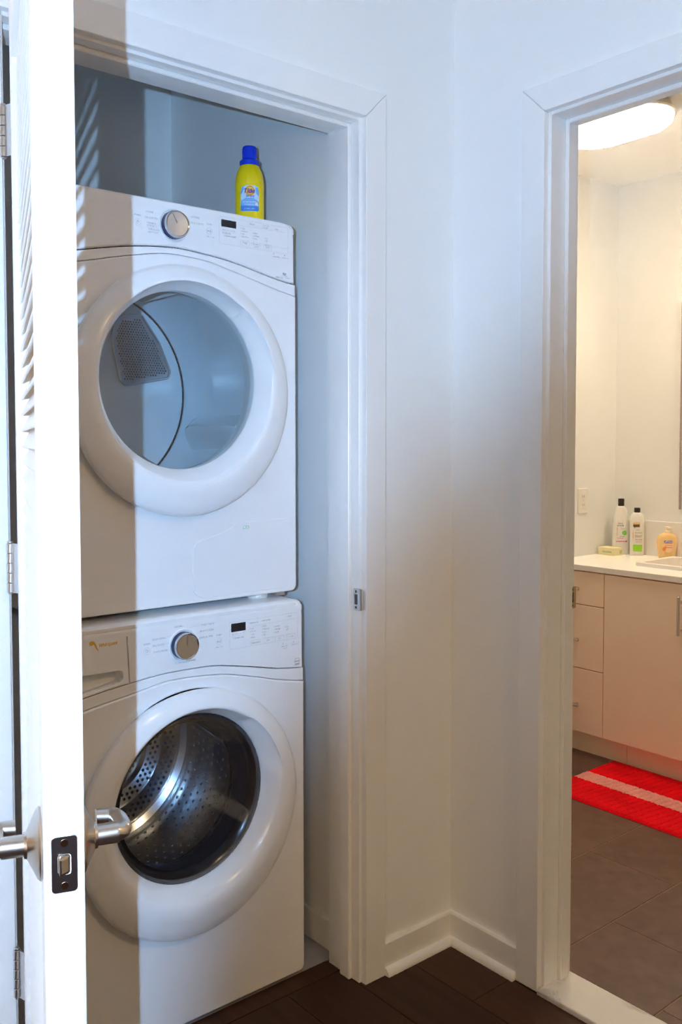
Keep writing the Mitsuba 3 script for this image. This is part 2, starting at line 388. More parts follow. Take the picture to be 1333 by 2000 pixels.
for z0, z1 in RAILS: dadd('door_1__rail', bx(SW, DW-SW, 0, DT, z0, z1, .0015))
slat = affinity.rotate(rrect(-.0210, .0210, -.0022, .0022, .0021, 3), 62, origin=(0, 0))
Rs = np.array(slat.exterior.coords)[:-1]
slat_mesh = loft([np.column_stack([np.full(len(Rs), x), Rs]) for x in (SW-.004, DW-SW+.004)], True, True)
slat_ply = mikit.ply(slat_mesh, 'm_door', 40)
PITCH_S = .0287
nsl = int((2.095-.17)/PITCH_S)
for i in range(nsl):
    k = numbered('door_1__slat')
    M = Md.copy(); M[:3, 3] = DF+DN*(DT/2)+Z_*(.17+PITCH_S*(i+.5))
    scene[k] = {**slat_ply, 'to_world': T(M.tolist())}
# lever handle set on both faces
HZc, HXc = .994, DW-.052
def spin(prof, y0, s):   # lathe about the door's normal
    m = lathe(prof, 40); return fmap(m, (HXc, y0, HZc), X_, Z_, s*Y_)
for s, y0 in ((-1, 0.0), (1, DT)):
    k = numbered('door_1__lever_handle')
    dadd(k, spin([(0, 0), (.0360, 0), (.0368, .002), (.0345, .0045), (.020, .0115), (.0140, .0145), (.0130, .0175), (0, .0175)], y0, s), 'm_nickel', 40, label='satin nickel lever handle')
    dadd(k+'__neck', spin([(.0110, .014), (.0110, .037), (.0106, .040)], y0, s), 'm_nickel', 40)
    ts_ = np.linspace(0, 1, 9)
    path = [(HXc, .037, HZc)] + [(HXc-.010*(1-math.cos(t)), .037+.009*math.sin(t), HZc) for t in np.linspace(.2, math.pi/2, 5)]
    path += [(HXc-.010-.050*t, .046, HZc-.010*t*t) for t in ts_[1:-1]] + [(HXc-.064-.009*math.sin(t), .037+.009*math.cos(t), HZc-.011) for t in np.linspace(0, math.pi/2, 6)] + [(HXc-.073, .024, HZc-.011)]
    path = [(x, y0+s*y, z) for x, y, z in path]
    dadd(k+'__lever', tube(path, .0094, 18), 'm_nickel', 40)
lp = rrect(-.0125, .0125, -.0285, .0285, .004)
kl = dadd('door_1__latch_plate', fmap(plate(lp.difference(rrect(-.0065, .0065, -.010, .010, .003)), .002, .0006), (DW+.0014, DT/2, .992), Y_, Z_, -X_), 'm_chrome_dark', label='small steel latch plate in the door edge')
bolt = plate(rrect(-.006, .006, -.0095, .0095, .0025), .012, .003)
bm = bolt.copy(); bm.vertices[:, 2] += np.where(bm.vertices[:, 2] < .006, (bm.vertices[:, 0]+.006)*.75, 0)
dadd(kl+'__bolt', fmap(bm, (DW+.0105, DT/2, .992), Y_, Z_, -X_), 'm_nickel', 30)
for v in (-.0215, .0215): dadd(kl+'__screw', cyl((DW+.0008, DT/2, .992+v), (DW+.0022, DT/2, .992+v), .0038, 14), 'm_chrome', 30)
# hinges: knuckle at the casing, leaves on the door and on the jamb
for zc in (1.986, 1.172, .385):
    k = numbered('door_1__hinge'); H = .047
    P = np.array([-1.2535, -.030, 0])
    kn = []
    for i in range(5):
        z0 = zc-H+i*2*H/5; kn.append(cyl(P+[0, 0, z0+.0006], P+[0, 0, z0+2*H/5-.0006], .0068, 20, b=.0006))
    add(k, kn, 'm_hinge', 30, label='steel butt hinge')
    add(k+'__pin', [cyl(P+[0, 0, zc+H], P+[0, 0, zc+H+.004], .0055, 16, b=.001), cyl(P+[0, 0, zc-H-.003], P+[0, 0, zc-H], .005, 16, b=.001)], 'm_hinge', 30)
    add(k+'__leaf', bx(-.0022, .0, .001, .032, zc-H, zc+H), 'm_hinge', False, DOORW)
    d = np.array([DF[0], DF[1]])-P[:2]
    add(k+'__leaf', loft([np.array([[P[0], P[1]-.0011, z], [DF[0], DF[1]-.0011, z], [DF[0]+.002, DF[1]+.0011, z], [P[0]+.002, P[1]+.0011, z]]) for z in (zc-H, zc+H)], True, True), 'm_hinge')

# ================================================================ laundry machines
MX, MW = -.767, .686
def curve(pts, lo, hi, n=25):
    from scipy.interpolate import PchipInterpolator
    p = np.array(pts); f = PchipInterpolator(p[:, 0], p[:, 1]); xs = np.linspace(lo, hi, n); return np.column_stack([xs, f(xs)])
HWd = MW/2
def off_ring(c, r, y, n=96, fr=None):
    """Ring round the door axis in local (x, z), centre (0, c); fr(angle) widens it."""
    a = np.arange(n)*2*np.pi/n; rr = r+(fr(a) if fr is not None else 0)
    return np.column_stack([rr*np.cos(a), np.full(n, y), c+rr*np.sin(a)])
def machine(name, Y0, Z0, H, seam1, seam2, zring, zwin, rwin, label, cat, cut=None):
    tag(name, label, cat)
    O = np.array([MX, Y0, Z0])
    def put(key, m, mt, smooth=False, **kw):
        m = trimesh.util.concatenate(m) if isinstance(m, list) else m.copy(); m.apply_translation(O); return add(name+'__'+key, m, mt, smooth, **kw)
    def front(m, y=0.0): return fmap(m, (0, y, 0), X_, Z_, Y_)
    s1 = curve(seam1, -HWd, HWd); s2 = curve(seam2, -HWd, HWd)
    hole = Point(0, zwin).buffer(.262, quad_segs=24)
    cuts = hole if cut is None else hole.union(cut)
    # cabinet: sides, top, bottom, back and the frame behind the front panels
    side = bx(-HWd+.001, -HWd+.012, .012, .71, .006, H-.028); side2 = bx(HWd-.012, HWd-.001, .012, .71, .006, H-.028)
    back = bx(-HWd+.001, HWd-.001, .70, .71, .006, H-.02); bot = bx(-HWd+.001, HWd-.001, .012, .71, .006, .014)
    frame = front(plate(rrect(-HWd+.001, HWd-.001, .006, H-.012, .02).difference(cuts), .006), .0125)
    put('cabinet', [side, side2, back, bot, frame], 'm_white_soft')
    topo = np.array(rrect(-HWd, HWd, .0, .71, .012, 4).exterior.coords)[:-1]
    rings = []
    for d, z in ((0, H-.030), (0, H-.018), (.004, H-.008), (.012, H-.002), (.026, H)):
        q = inset(topo[::-1] if False else topo, 0) ; c = np.array([0, .355]); sx = (HWd-d)/HWd; sy = (.355-d)/.355
        rings.append(np.column_stack([topo[:, 0]*sx, c[1]+(topo[:, 1]-c[1])*sy, np.full(len(topo), z)]))
    put('top', loft(rings, True, True), 'm_white_soft', 35)
    # front panels: lower panel, band, control panel
    low = Polygon([(-HWd, .0), (HWd, .0)] + [tuple(p-[0, .0012]) for p in s2[::-1]])
    low = low.intersection(rrect(-HWd, HWd, 0, H, .016)).difference(hole)
    put('front_panel', front(plate(low, .012, .004, steps=3)), 'm_white', 35)
    band = Polygon([tuple(p) for p in s2] + [tuple(p-[0, .0012]) for p in s1[::-1]])
    bm = plate(band, .010, .002, steps=2)
    put('trim_band', front(bm, .0028), 'm_white', 35)
    con = Polygon([tuple(p+[0, .0012]) for p in s1] + [(HWd, H), (-HWd, H)])
    con = con.intersection(Polygon([(-HWd+.002, 0), (HWd-.002, 0), (HWd-.006, H-.04)] + [(HWd-.006-.036*(1-math.cos(t)), H-.04+.036*math.sin(t)) for t in np.linspace(.1, math.pi/2, 8)] + [(-HWd+.006+.036*(1-math.cos(t)), H-.04+.036*math.sin(t)) for t in np.linspace(math.pi/2, .1, 8)] + [(-HWd+.006, H-.04)]))
    if con.geom_type != 'Polygon': con = max(con.geoms, key=lambda q: q.area)
    put('seam_gap', front(plate(rrect(-HWd+.004, HWd-.004, .60, H-.05, .01).difference(cuts), .002), .0105), 'm_gap')
    return put, front, con
seam_d = [(-.343, .798), (-.2803, .8075), (-.2167, .8205), (-.140, .8355), (-.0667, .8450), (-.010, .8487), (.0667, .8440), (.1401, .8358), (.2167, .8209), (.2803, .8075), (.343, .799)]
seam_d2 = [(-.343, .768), (-.2965, .7785), (-.2165, .7965), (-.14, .8145), (-.0176, .8332), (.0667, .8290), (.14, .8145), (.2165, .7966), (.2965, .7780), (.343, .7690)]
seam_w = [(-.343, .823), (-.2727, .8374), (-.1561, .8527), (-.0446, .8605), (.0397, .8593), (.1588, .8416), (.2699, .8187), (.343, .8108)]
seam_w2 = [(-.343, .795), (-.2695, .8095), (-.1487, .8278), (-.0448, .8423), (.0686, .8358), (.1897, .8107), (.2697, .7895), (.343, .7760)]

def door_ring(put, front, zr, zw, rw, key='door'):
    grip = lambda a: .011*np.clip((np.cos(a-math.radians(30))-math.cos(math.radians(23)))*60, 0, 1)
    rings = [off_ring(zr, .270, -.0145), off_ring(zr, .2940, -.0145), off_ring(zr, .2955, -.0158), off_ring(zr, .2955, -.024), off_ring(zr, .2940, -.028), off_ring(zr+.001, .2870, -.035),
             off_ring(zr+.004, .2700, -.0415), off_ring(zr+.010, .2530, -.0460), off_ring(zr+.014, .2430, -.047), off_ring(zr+.018, .2355, -.0455, fr=grip),
             off_ring(zw-.003, rw+.0225, -.0415, fr=grip), off_ring(zw, rw+.0080, -.016), off_ring(zw, rw+.001, -.001), off_ring(zw, rw-.0005, .004), off_ring(zw, rw, .020)]
    put(key, loft(rings), 'm_white', 38)
    put(key+'__back_ring', loft([off_ring(zr, .2870, .0060), off_ring(zr, .2875, -.0130), off_ring(zr, .272, -.0144)]), 'm_white')

# ---------------- dryer
DY, DZd, HD = .160, 1.0185, .957
put, front, con = machine('tumble_dryer', DY, DZd, HD, seam_d, seam_d2, .510, .537, .211,
    'white front loading tumble dryer stacked on top of the washing machine', 'dryer')
put('control_panel', front(plate(con, .012, .004, steps=3)), 'm_white', 35)
door_ring(put, front, .510, .537, .211)
gl = np.column_stack([circ(.2125, 72)])
put('door__glass', front(fmap(plate(Polygon(circ(.2125, 72)), .0001, back=False), (0, .537, 0), X_, Y_, Z_), .0035), 'm_glass_clear')
def yl(profile, zc, n=96):  # lathe about the machine's depth axis
    return loft([off_ring(zc, max(r, 1e-4), y, n) for r, y in profile])
put('door__inner_rim', yl([(.211, .020), (.2135, .045), (.222, .060), (.262, .062)], .537), 'm_drum_white', 35)
ZD, RD = .530, .325
put('drum', yl([(.262, .060), (.300, .066), (.3130, .078), (.3140, .163), (.3190, .1655), (.3250, .168), (.3250, .365), (.3235, .392), (.3180, .418), (.3100, .442), (.3020, .460), (.2960, .474), (.2920, .486)], ZD), 'm_drum_white', 35)
put('drum__back_panel', yl([(.2872, .4900), (.2850, .4850), (.2760, .4840), (.10, .4840), (.0001, .4840)], ZD), 'm_drum_white', 30)
put('drum__seam', yl([(.2910, .4862), (.2895, .4885), (.2868, .4868)], ZD), 'm_dark_metal')
def baffle(ang):
    prof = [(.0, .004), (.030, .052), (.050, .062), (.074, .048), (.105, .004)]
    rings = []
    for y, k in ((.12, .25), (.15, .85), (.18, 1.0), (.36, 1.0), (.42, .75), (.46, .15)):
        rings.append([((RD-.002-h*k-.002)*math.cos(ang+(s-.052)/RD), y, ZD+(RD-.002-h*k-.002)*math.sin(ang+(s-.052)/RD)) for s, h in prof] +
                     [((RD+.004)*math.cos(ang+(s-.052)/RD), y, ZD+(RD+.004)*math.sin(ang+(s-.052)/RD)) for s in (.105, .0)])
    return loft(rings, True, True)
for deg in (-21, 70, 190): put('drum__baffle', baffle(math.radians(deg)), 'm_drum_white', 25)
# perforated vent plate on the drum's back
vp = Polygon([(.100, .752), (.158, .758), (.215, .680), (.250, .600), (.244, .582), (.110, .556), (.092, .566), (.064, .690), (.078, .738)])
vp = affinity.translate(vp.buffer(-.012).buffer(.012, quad_segs=6), -.009, -.002)
vin = vp.buffer(-.012); holes = []
hp = .0082
for j in range(40):
    for i in range(36):
        c = Point(.05+hp*(i+.5*(j % 2)), .55+hp*.866*j)
        if vin.contains(c): holes.append(c.buffer(.0027, quad_segs=2))
from shapely.ops import unary_union
perf = vp.difference(unary_union(holes))
put('drum__vent_plate', front(plate(perf, .003, .0, step=.05), .4785), 'm_steel', label='perforated steel vent plate')
rim = vp.buffer(.004).difference(vp.buffer(-.0035))
put('drum__vent_plate__rim', front(plate(rim, .006, .002, steps=2), .4765), 'm_steel', 30)
put('drum__vent_plate__backing', front(plate(vp.buffer(-.002), .001), .4828), 'm_gap')
# knob
def knob(put, kx, kz, deg, Y=0.0):
    def at(m): return fmap(m, (kx, Y, kz), X_, Z_, -Y_)
    put('knob_collar', at(lathe([(.0385, -.001), (.0395, .001), (.0375, .0035), (.034, .002), (.034, -.001)], 56)), 'm_white', 30)
    put('knob', at(lathe([(.0315, -.001), (.0315, .014), (.0312, .020), (.0300, .0222), (.0285, .0218), (.0275, .0205), (.0, .0205)], 56)), 'm_chrome', 35, label='round chrome dial')
    put('knob__skirt', at(lathe([(.0322, -.001), (.0322, .013), (.0318, .0135)], 56)), 'm_navy', 30)
    r = affinity.rotate(rrect(-.0015, .0015, .002, .0265, .0014, 4), -deg, origin=(0, 0))
    put('knob__pointer', at(fmap(plate(r, .0012, .0003), (0, 0, .0215), X_, Y_, -Z_)), 'm_chrome_dark')
knob(put, -.0185, .8985, -30)
def words(put, key, items, mt='m_print', y=0.0):
    """Print on the front: items of (string, height, x, z, centred, bold)."""
    ms = []
    for s, h, x, z, c, b in items:
        m = text(s, h, .0003, b, c); ms.append(fmap(m, (x, y+.0001, z), X_, Z_, -Y_))
    put(key, ms, mt, kind='stuff')
def lines(put, key, segs, w=.0008, mt='m_print_line', y=0.0):
    ms = []
    for (x0, z0, x1, z1) in segs:
        a, b = np.array([x0, z0]), np.array([x1, z1]); d = b-a; n = np.array([-d[1], d[0]])/np.linalg.norm(d)*w/2
        ms.append(fmap(plate(Polygon([a+n, a-n, b-n, b+n]), .0003), (0, y-.0002, 0), X_, Z_, Y_))
    put(key, ms, mt, kind='stuff')
def ring2d(put, key, x, z, r, w=.0009, mt='m_print_line'):
    put(key, fmap(plate(Point(x, z).buffer(r, quad_segs=10).difference(Point(x, z).buffer(r-w, quad_segs=10)), .0004), (0, -.0003, 0), X_, Z_, Y_), mt)
def power_icon(put, key, x, z):
    s = Point(x, z).buffer(.0036).difference(Point(x, z).buffer(.0028)).difference(sbox(x-.0012, z, x+.0012, z+.006)).union(sbox(x-.0004, z+.0005, x+.0004, z+.0045))
    put(key, [fmap(plate(q, .0004), (0, -.0003, 0), X_, Z_, Y_) for q in getattr(s, 'geoms', [s])], 'm_print')
def play_icon(put, key, x, z):
    ss = [Polygon([(x-.0048, z-.0026), (x-.0004, z), (x-.0048, z+.0026)]), sbox(x+.0010, z-.0026, x+.0021, z+.0026), sbox(x+.0034, z-.0026, x+.0045, z+.0026)]
    put(key, [fmap(plate(q, .0004), (0, -.0003, 0), X_, Z_, Y_) for q in ss], 'm_print')
words(put, 'cycle_lettering', [('STEAM', .0042, -.0905, .9185, 0, 0), ('DELICATES', .0042, -.0925, .9055, 0, 0), ('WRINKLE', .0040, -.0885, .8935, 0, 0), ('CONTROL', .0040, -.0885, .8875, 0, 0),
    ('TIMED DRY', .0040, -.0855, .8795, 0, 0), ('QUICK DRY', .0036, -.0855, .8735, 0, 0), ('NORMAL', .0042, .0290, .9245, 0, 0), ('HEAVY DUTY', .0042, .0290, .9105, 0, 0),
    ('POWER', .0034, -.1115, .9075, 1, 1), ('START', .0034, .0800, .9145, 1, 1), ('HOLD 3 SEC', .0028, .0830, .8850, 1, 0)])
lines(put, 'cycle_line', [(-.070, .9195, -.038, .923), (-.062, .9065, -.050, .907), (-.062, .8925, -.052, .893), (-.056, .879, -.050, .881), (.014, .921, .027, .926), (.020, .910, .027, .912)], .0006)
ring2d(put, 'power_button', -.1115, .8930, .0085); power_icon(put, 'power_symbol', -.1115, .8930)
ring2d(put, 'start_button', .0800, .8995, .0085); play_icon(put, 'start_symbol', .0800, .8995)
put('display', front(plate(rrect(.1145, .1580, .9165, .9335, .001), .001, .0003), -.0008), 'm_black', label='small black display window')
bd = rrect(.1085, .3185, .8740, .9410, .004)
put('panel_outline', front(plate(bd.difference(bd.buffer(-.0007)), .0003), -.0002), 'm_print_line')
lines(put, 'panel_line', [(.1660, .9260, .3060, .9285), (.168, .888, .318, .888), (.115, .905, .160, .905)], .0006)
words(put, 'option_lettering', [('More Time', .0026, .118, .9080, 0, 0), ('Less Time', .0026, .139, .9080, 0, 0), ('ESTIMATED', .0030, .118, .8995, 0, 1), ('TIME REMAINING', .0030, .122, .8935, 0, 1),
    ('Sensing', .0030, .198, .9330, 0, 1), ('Cool Down', .0028, .2385, .9350, 0, 0), ('Lint Filter', .0028, .2385, .9300, 0, 0), ('Done', .0030, .276, .9310, 0, 0)] +
    [('• '+w, .0034, .170, .9185-.0066*i, 0, 0) for i, w in enumerate(('High', 'Medium', 'Low', 'Extra Low'))] + [('• '+w, .0034, .207, .9115-.0066*i, 0, 0) for i, w in enumerate(('More', 'Normal', 'Less'))] +
    [('• '+w, .0034, .243, .9035-.0066*i, 0, 0) for i, w in enumerate(('On', 'Off'))] + [('Temp', .0036, .1840, .8835, 1, 1), ('Dryness', .0034, .2180, .8845, 1, 0), ('Level', .0034, .2180, .8795, 1, 0), ('Wrinkle', .0034, .2530, .8865, 1, 0), ('Shield', .0034, .2530, .8815, 1, 0),
     ('Energy Saver', .0028, .2680, .8620, 0, 0), ('Control Lock', .0028, .2980, .8620, 0, 0)])
for i, (bx0, bx1) in enumerate(((.171, .197), (.205, .231), (.240, .266))):
    b = rrect(bx0, bx1, .8775, .8915, .004); put('touch_key', front(plate(b.difference(b.buffer(-.0006)), .0003), -.0002), 'm_print_line')
for cx in (.2726, .3067): put('arrow_mark', front(plate(Polygon([(cx-.002, .8685), (cx+.002, .8685), (cx, .8720)]), .0003), -.0002), 'm_print')
words(put, 'badge_lettering', [('ADVANCED', .0026, .3065, .8160, 1, 0), ('MOISTURE SENSING', .0030, .3010, .8110, 1, 1)])
put('badge_mark', [front(plate(Point(.304, .8225).buffer(.0035), .0003), -.0002), front(plate(affinity.rotate(affinity.scale(Point(.3085, .8215).buffer(.003), 1.4, .8), 40), .0003), -.0003)], 'm_print')
ht = Polygon([(.0377, .1479), (.0551, .1535), (.0977, .1630), (.1507, .1835), (.1738, .1899), (.3021, .1925), (.3237, .1750), (.3225, .0265), (.305, .0110), (.0538, .0101), (.0294, .0241), (.0262, .037), (.0275, .1362)]).buffer(-.008).buffer(.008)
put('access_hatch', front(plate(ht, .002, .0012, steps=2), -.0012), 'm_white', 35, label='flush hatch panel with a green emblem')
lo = [affinity.rotate(affinity.scale(Point(x, .1765).buffer(1, quad_segs=10), .0052, .0042), a, origin=(x, .1765)) for x, a in ((.1775, 35), (.1865, -35))]
put('access_hatch__emblem', [front(plate(q.difference(q.buffer(-.0011)), .0004), -.0016) for q in lo], 'm_green_print')
for x in (-.26, .262):
    for y in (.065, .62): put('foot', fmap(lathe([(.0, -.0182), (.026, -.0182), (.028, -.015), (.026, -.006), (.020, .008)], 24), (x, y, 0), X_, Y_, Z_), 'm_plastic_white', 30)
put('stacking_bracket', bx(-.24, .24, .06, .30, -.012, .005), 'm_hinge'); put('stacking_bracket__tab', bx(.292, .318, .02, .06, -.012, .005), 'm_hinge')
put('stacking_bracket__sticker', bx(-.115, -.045, .057, .060, -.0115, .002), 'm_yellow_tag')

# ---------------- washer
pocket = Polygon([(-.315, .888), (-.184, .886), (-.1770, .8830), (-.1752, .868), (-.1830, .8600), (-.200, .8560), (-.27, .846), (-.315, .838)]).buffer(-.004).buffer(.004)
WY, WZ, HWm = .130, .008, .992
put, front, con = machine('washing_machine', WY, WZ, HWm, seam_w, seam_w2, .519, .549, .202,
    'white front loading washing machine at the bottom of the stack, dark glass door', 'washing machine', cut=pocket.buffer(.003))
drw = con.intersection(Polygon([(-.5, .79), (-.1560, .79), (-.1665, .9765), (-.1672, .985), (-.5, .985)]))
topb = con.intersection(sbox(-.5, .9768, .5, 1.2)); rest = con.difference(sbox(-.5, .9756, .5, 1.2))
put('control_panel', front(plate(rest.intersection(Polygon([(-.1548, .78), (.5, .78), (.5, .99), (-.1655, .99)])), .012, .0022, steps=2)), 'm_white', 35)
put('top_trim', front(plate(topb, .014, .009, steps=4, step=.01), .0), 'm_white', 50)
dd = rest.intersection(Polygon([(-.5, .78), (-.1564, .78), (-.1670, .99), (-.5, .99)]))
put('detergent_drawer', front(plate(dd.difference(pocket), .012, .0018, steps=2)), 'm_white', 35, label='detergent drawer with a finger pocket')
pc = np.array(pocket.exterior.coords)[:-1]; pc = resample(pc, .006); cz = pc.mean(0)
pr = []
for k, y in ((1.0, .001), (1.0, .014), (.97, .030)):
    q = cz+(pc-cz)*[1, k]; pr.append(np.column_stack([q[:, 0], np.full(len(q), y), q[:, 1]]))
q = cz+(pc-cz)*[.99, .92]; yy = .012+.028*np.clip((q[:, 1]-.85)/.035, 0, 1); pr.append(np.column_stack([q[:, 0], yy+.006, q[:, 1]]))
put('detergent_drawer__pocket', loft(pr, False, True), 'm_white_soft', 35)
sw = Polygon([(-.2560, .9605), (-.2500, .9625), (-.2450, .9610), (-.2415, .9550), (-.2385, .9470), (-.2350, .9400), (-.2395, .9440), (-.2430, .9510), (-.2460, .9560), (-.2505, .9535), (-.2545, .9530)]).buffer(.0006)
put('detergent_drawer__emblem', [front(plate(sw, .0006), -.0004)] + [fmap(text('Whirlpool', .0072, .0006, True, slant=.15), (-.2345, .0001, .9475), X_, Z_, -Y_)], 'm_gold')
door_ring(put, front, .519, .549, .202)
# dark bowl, gasket and drum
put('door__bowl_rim', yl([(.2025, -.0005), (.198, .001), (.185, .010), (.178, .022)], .549), 'm_bowl_rim', 35)
put('door__glass', yl([(.2025, .0005), (.199, -.004), (.185, -.008), (.15, -.011), (.10, -.0135), (.05, -.0148), (.0001, -.0150)], .549), 'm_glass_dark', 40)
put('gasket', yl([(.200, .004), (.198, .020), (.190, .045), (.182, .070), (.178, .085), (.182, .100), (.196, .112), (.232, .118)], .540), 'm_rubber', 35)
ZW = .535
put('drum', yl([(.196, .126), (.193, .121), (.198, .118), (.240, .122), (.258, .132), (.264, .145), (.264, .44), (.258, .458), (.240, .470)], ZW), 'm_steel_drum', 35)
put('drum__back_panel', yl([(.242, .470), (.235, .462), (.225, .461), (.18, .470), (.165, .455), (.12, .448), (.11, .458), (.055, .460), (.050, .445), (.0001, .443)], ZW), 'm_steel_drum', 25)
put('drum__lip', yl([(.1900, .123), (.1915, .1165), (.1955, .1165), (.198, .121)], ZW), 'm_chrome', 30)
bumps, darks = [], []
bump0 = lathe([(.0042, 0), (.0038, .0011), (.0022, .0019), (.0, .0022)], 10)
hole0 = lathe([(.0018, .0006), (.0, .0008)], 8)
for row in range(11):
    y = .165+row*.026
    for k in range(64):
        a = 2*np.pi*(k+.5*(row % 2))/64
        c, s = math.cos(a), math.sin(a)
        P = (.2636*c, y, ZW+.2636*s)
        bumps.append(fmap(bump0, P, (-s, 0, c), Y_, (-c, 0, -s)))
        if row % 2: darks.append(fmap(hole0, (.2617*c, y, ZW+.2617*s), (-s, 0, c), Y_, (-c, 0, -s)))
put('drum__dimple', bumps, 'm_steel_bump', 60, kind='stuff')
hx = []
for j in range(-14, 15):
    for i in range(-14, 15):
        x, z = .0165*(i+.5*(j % 2)), .0165*.866*j
        r = math.hypot(x, z)
        if .06 < r < .105 or .125 < r < .160 or .187 < r < .220:
            y = .4595 if r < .11 else .4478+(r-.12)*.16 if r < .17 else .4685-(r-.18)*.17
            hx.append(fmap(lathe([(.0046, .0012), (.0, .0012)], 10), (x, y, ZW+z), X_, Z_, -Y_))
put('drum__perforation', darks+hx, 'm_gap', kind='stuff')
for deg in (20, 140, 260):
    a0 = math.radians(deg); rings = []
    for y, k in ((.15, .2), (.18, .9), (.22, 1.0), (.38, 1.0), (.42, .8), (.455, .1)):
        rr = []
        tw = (y-.3)*.9
        for s, h in ((-.05, 0), (-.03, .028), (-.012, .048), (.012, .048), (.03, .028), (.05, 0)):
            rad = .262-h*k; rr.append((rad*math.cos(a0+tw+s/.262), y, ZW+rad*math.sin(a0+tw+s/.262)))
        rings.append(rr)
    put('drum__lifter', loft(rings, True, True), 'm_steel_drum', 35)
knob(put, -.0195, .9215, 2)
words(put, 'cycle_lettering', [('NORMAL', .0042, -.0300, .9650, 1, 0), ('COLD WASH', .0042, -.1015, .9430, 0, 0), ('DELICATES', .0042, -.1010, .9285, 0, 0), ('QUICK WASH', .0042, -.0985, .9135, 0, 0),
    ('HEAVY DUTY', .0042, .0310, .9605, 0, 0), ('BULKY ITEMS', .0042, .0270, .9455, 0, 0), ('RINSE & SPIN', .0042, .0250, .9300, 0, 0), ('CLEAN WASHER', .0036, -.0420, .8790, 0, 0),
    ('POWER', .0034, -.1150, .9350, 1, 1), ('START', .0034, .0810, .9300, 1, 1), ('HOLD 3 SEC', .0028, .0820, .9010, 1, 0)])
words(put, 'cycle_lettering', [('affresh', .0046, -.0060, .8795, 0, 1)])
lines(put, 'cycle_line', [(-.066, .9455, -.044, .949), (-.067, .931, -.055, .9325), (-.060, .916, -.056, .917), (-.006, .960, .028, .963), (.018, .942, .024, .946), (.020, .929, .024, .931)], .0006)
ring2d(put, 'power_button', -.1150, .9207, .0085); power_icon(put, 'power_symbol', -.1150, .9207)
ring2d(put, 'start_button', .0810, .9157, .0085); play_icon(put, 'start_symbol', .0810, .9157)
put('display', front(plate(rrect(.1165, .1590, .9335, .9540, .001), .001, .0003), -.0008), 'm_black', label='small black display window')
bd = rrect(.1115, .3230, .8905, .9590, .004)
put('panel_outline', front(plate(bd.difference(bd.buffer(-.0007)), .0003), -.0002), 'm_print_line')
lines(put, 'panel_line', [(.1670, .9400, .3180, .9440), (.168, .905, .321, .905), (.116, .922, .160, .922), (.270, .8795, .330, .8810)], .0006)
words(put, 'option_lettering', [('More Time', .0026, .119, .9260, 0, 0), ('Less Time', .0026, .140, .9260, 0, 0), ('Estimated Time', .0032, .122, .9160, 0, 1),
    ('• Add Garment', .0030, .168, .9475, 0, 1), ('• Door Locked', .0030, .207, .9490, 0, 1), ('• Done', .0032, .289, .9500, 0, 1)] +
    [('• '+w, .0036, .172, .9330-.0074*i, 0, 0) for i, w in enumerate(('Hot', 'Warm', 'Cool', 'Cold'))] + [('• '+w, .0036, .209, .9345-.0074*i, 0, 0) for i, w in enumerate(('Max', 'Medium', 'Low', 'Off'))] +
    [('• '+w, .0036, .246, .9290-.0074*i, 0, 0) for i, w in enumerate(('Heavy', 'Normal', 'Light'))] + [('• '+w, .0036, .282, .9235-.0074*i, 0, 0) for i, w in enumerate(('On', 'Off'))] +
    [('Temperature', .0034, .1890, .8965, 1, 1), ('Spin', .0036, .2280, .8970, 1, 0), ('Soil', .0036, .2640, .8970, 1, 0), ('Fan Fresh', .0034, .3000, .8970, 1, 0),
     ('Delay Start', .0028, .2700, .8745, 0, 0), ('Control Lock', .0028, .3010, .8745, 0, 0), ('Hold 3 sec', .0024, .2730, .8690, 0, 0)])
for i, (bx0, bx1) in enumerate(((.173, .205), (.213, .243), (.249, .279), (.285, .316))):
    b = rrect(bx0, bx1, .8925, .9045, .004); put('touch_key', front(plate(b.difference(b.buffer(-.0006)), .0003), -.0002), 'm_print_line')
for cx in (.2751, .3098): put('arrow_mark', front(plate(Polygon([(cx-.002, .8820), (cx+.002, .8820), (cx, .8855)]), .0003), -.0002), 'm_print')
es = rrect(.3135, .3285, .8210, .8380, .001)
put('badge', [front(plate(es.difference(es.buffer(-.0009)), .0004), -.0003), front(plate(sbox(.3135, .8205, .3285, .8250), .0004), -.0003), fmap(text('energy', .0042, .0004, True, True, .2), (.321, -.0001, .8290), X_, Z_, -Y_)], 'm_print')
for x in (-.28, .28):
    for y in (.06, .62): put('foot', fmap(lathe([(.0, -.008), (.022, -.008), (.022, -.002), (.014, .0), (.014, .012)], 20), (x, y, 0), X_, Y_, Z_), 'm_rubber', 30)

# ================================================================ detergent bottle on the dryer
def bottle(key, base, face, prof, mt, label, cat, seg=56, smooth=35, **kw):
    """prof of (half width, half depth, height, exponent); face: unit vector the label looks to."""
    f = np.array([face[0], face[1], 0.0]); f /= np.linalg.norm(f); s = np.cross(Z_, f)  # s: to the label's right as seen... 
    rings = []
    for a, b, z, e in prof:
        t = np.arange(seg)*2*np.pi/seg
        u = a*np.sign(np.cos(t))*np.abs(np.cos(t))**(2/e); v = b*np.sign(np.sin(t))*np.abs(np.sin(t))**(2/e)
        rings.append(np.array(base)+u[:, None]*s+v[:, None]*f+Z_*z)
    add(key, loft(rings, True, True), mt, smooth, label=label, category=cat, **kw)
    return f, s
def on_bottle(m, base, f, s, a, b, lift=.0004, e=2.0):
    """Bends (x along the label, y up, z out) round a bottle of half axes a, b."""
    V = np.asarray(m.vertices); t = V[:, 0]/a
    u = np.sin(np.clip(t, -1.5, 1.5))*a; v = b*(1-np.clip(np.abs(u)/a, 0, .999)**e)**(1/e)
    out = v+lift+V[:, 2]
    W = np.array(base)+u[:, None]*s+out[:, None]*f+V[:, 1:2]*Z_
    return trimesh.Trimesh(W, m.faces, process=False)
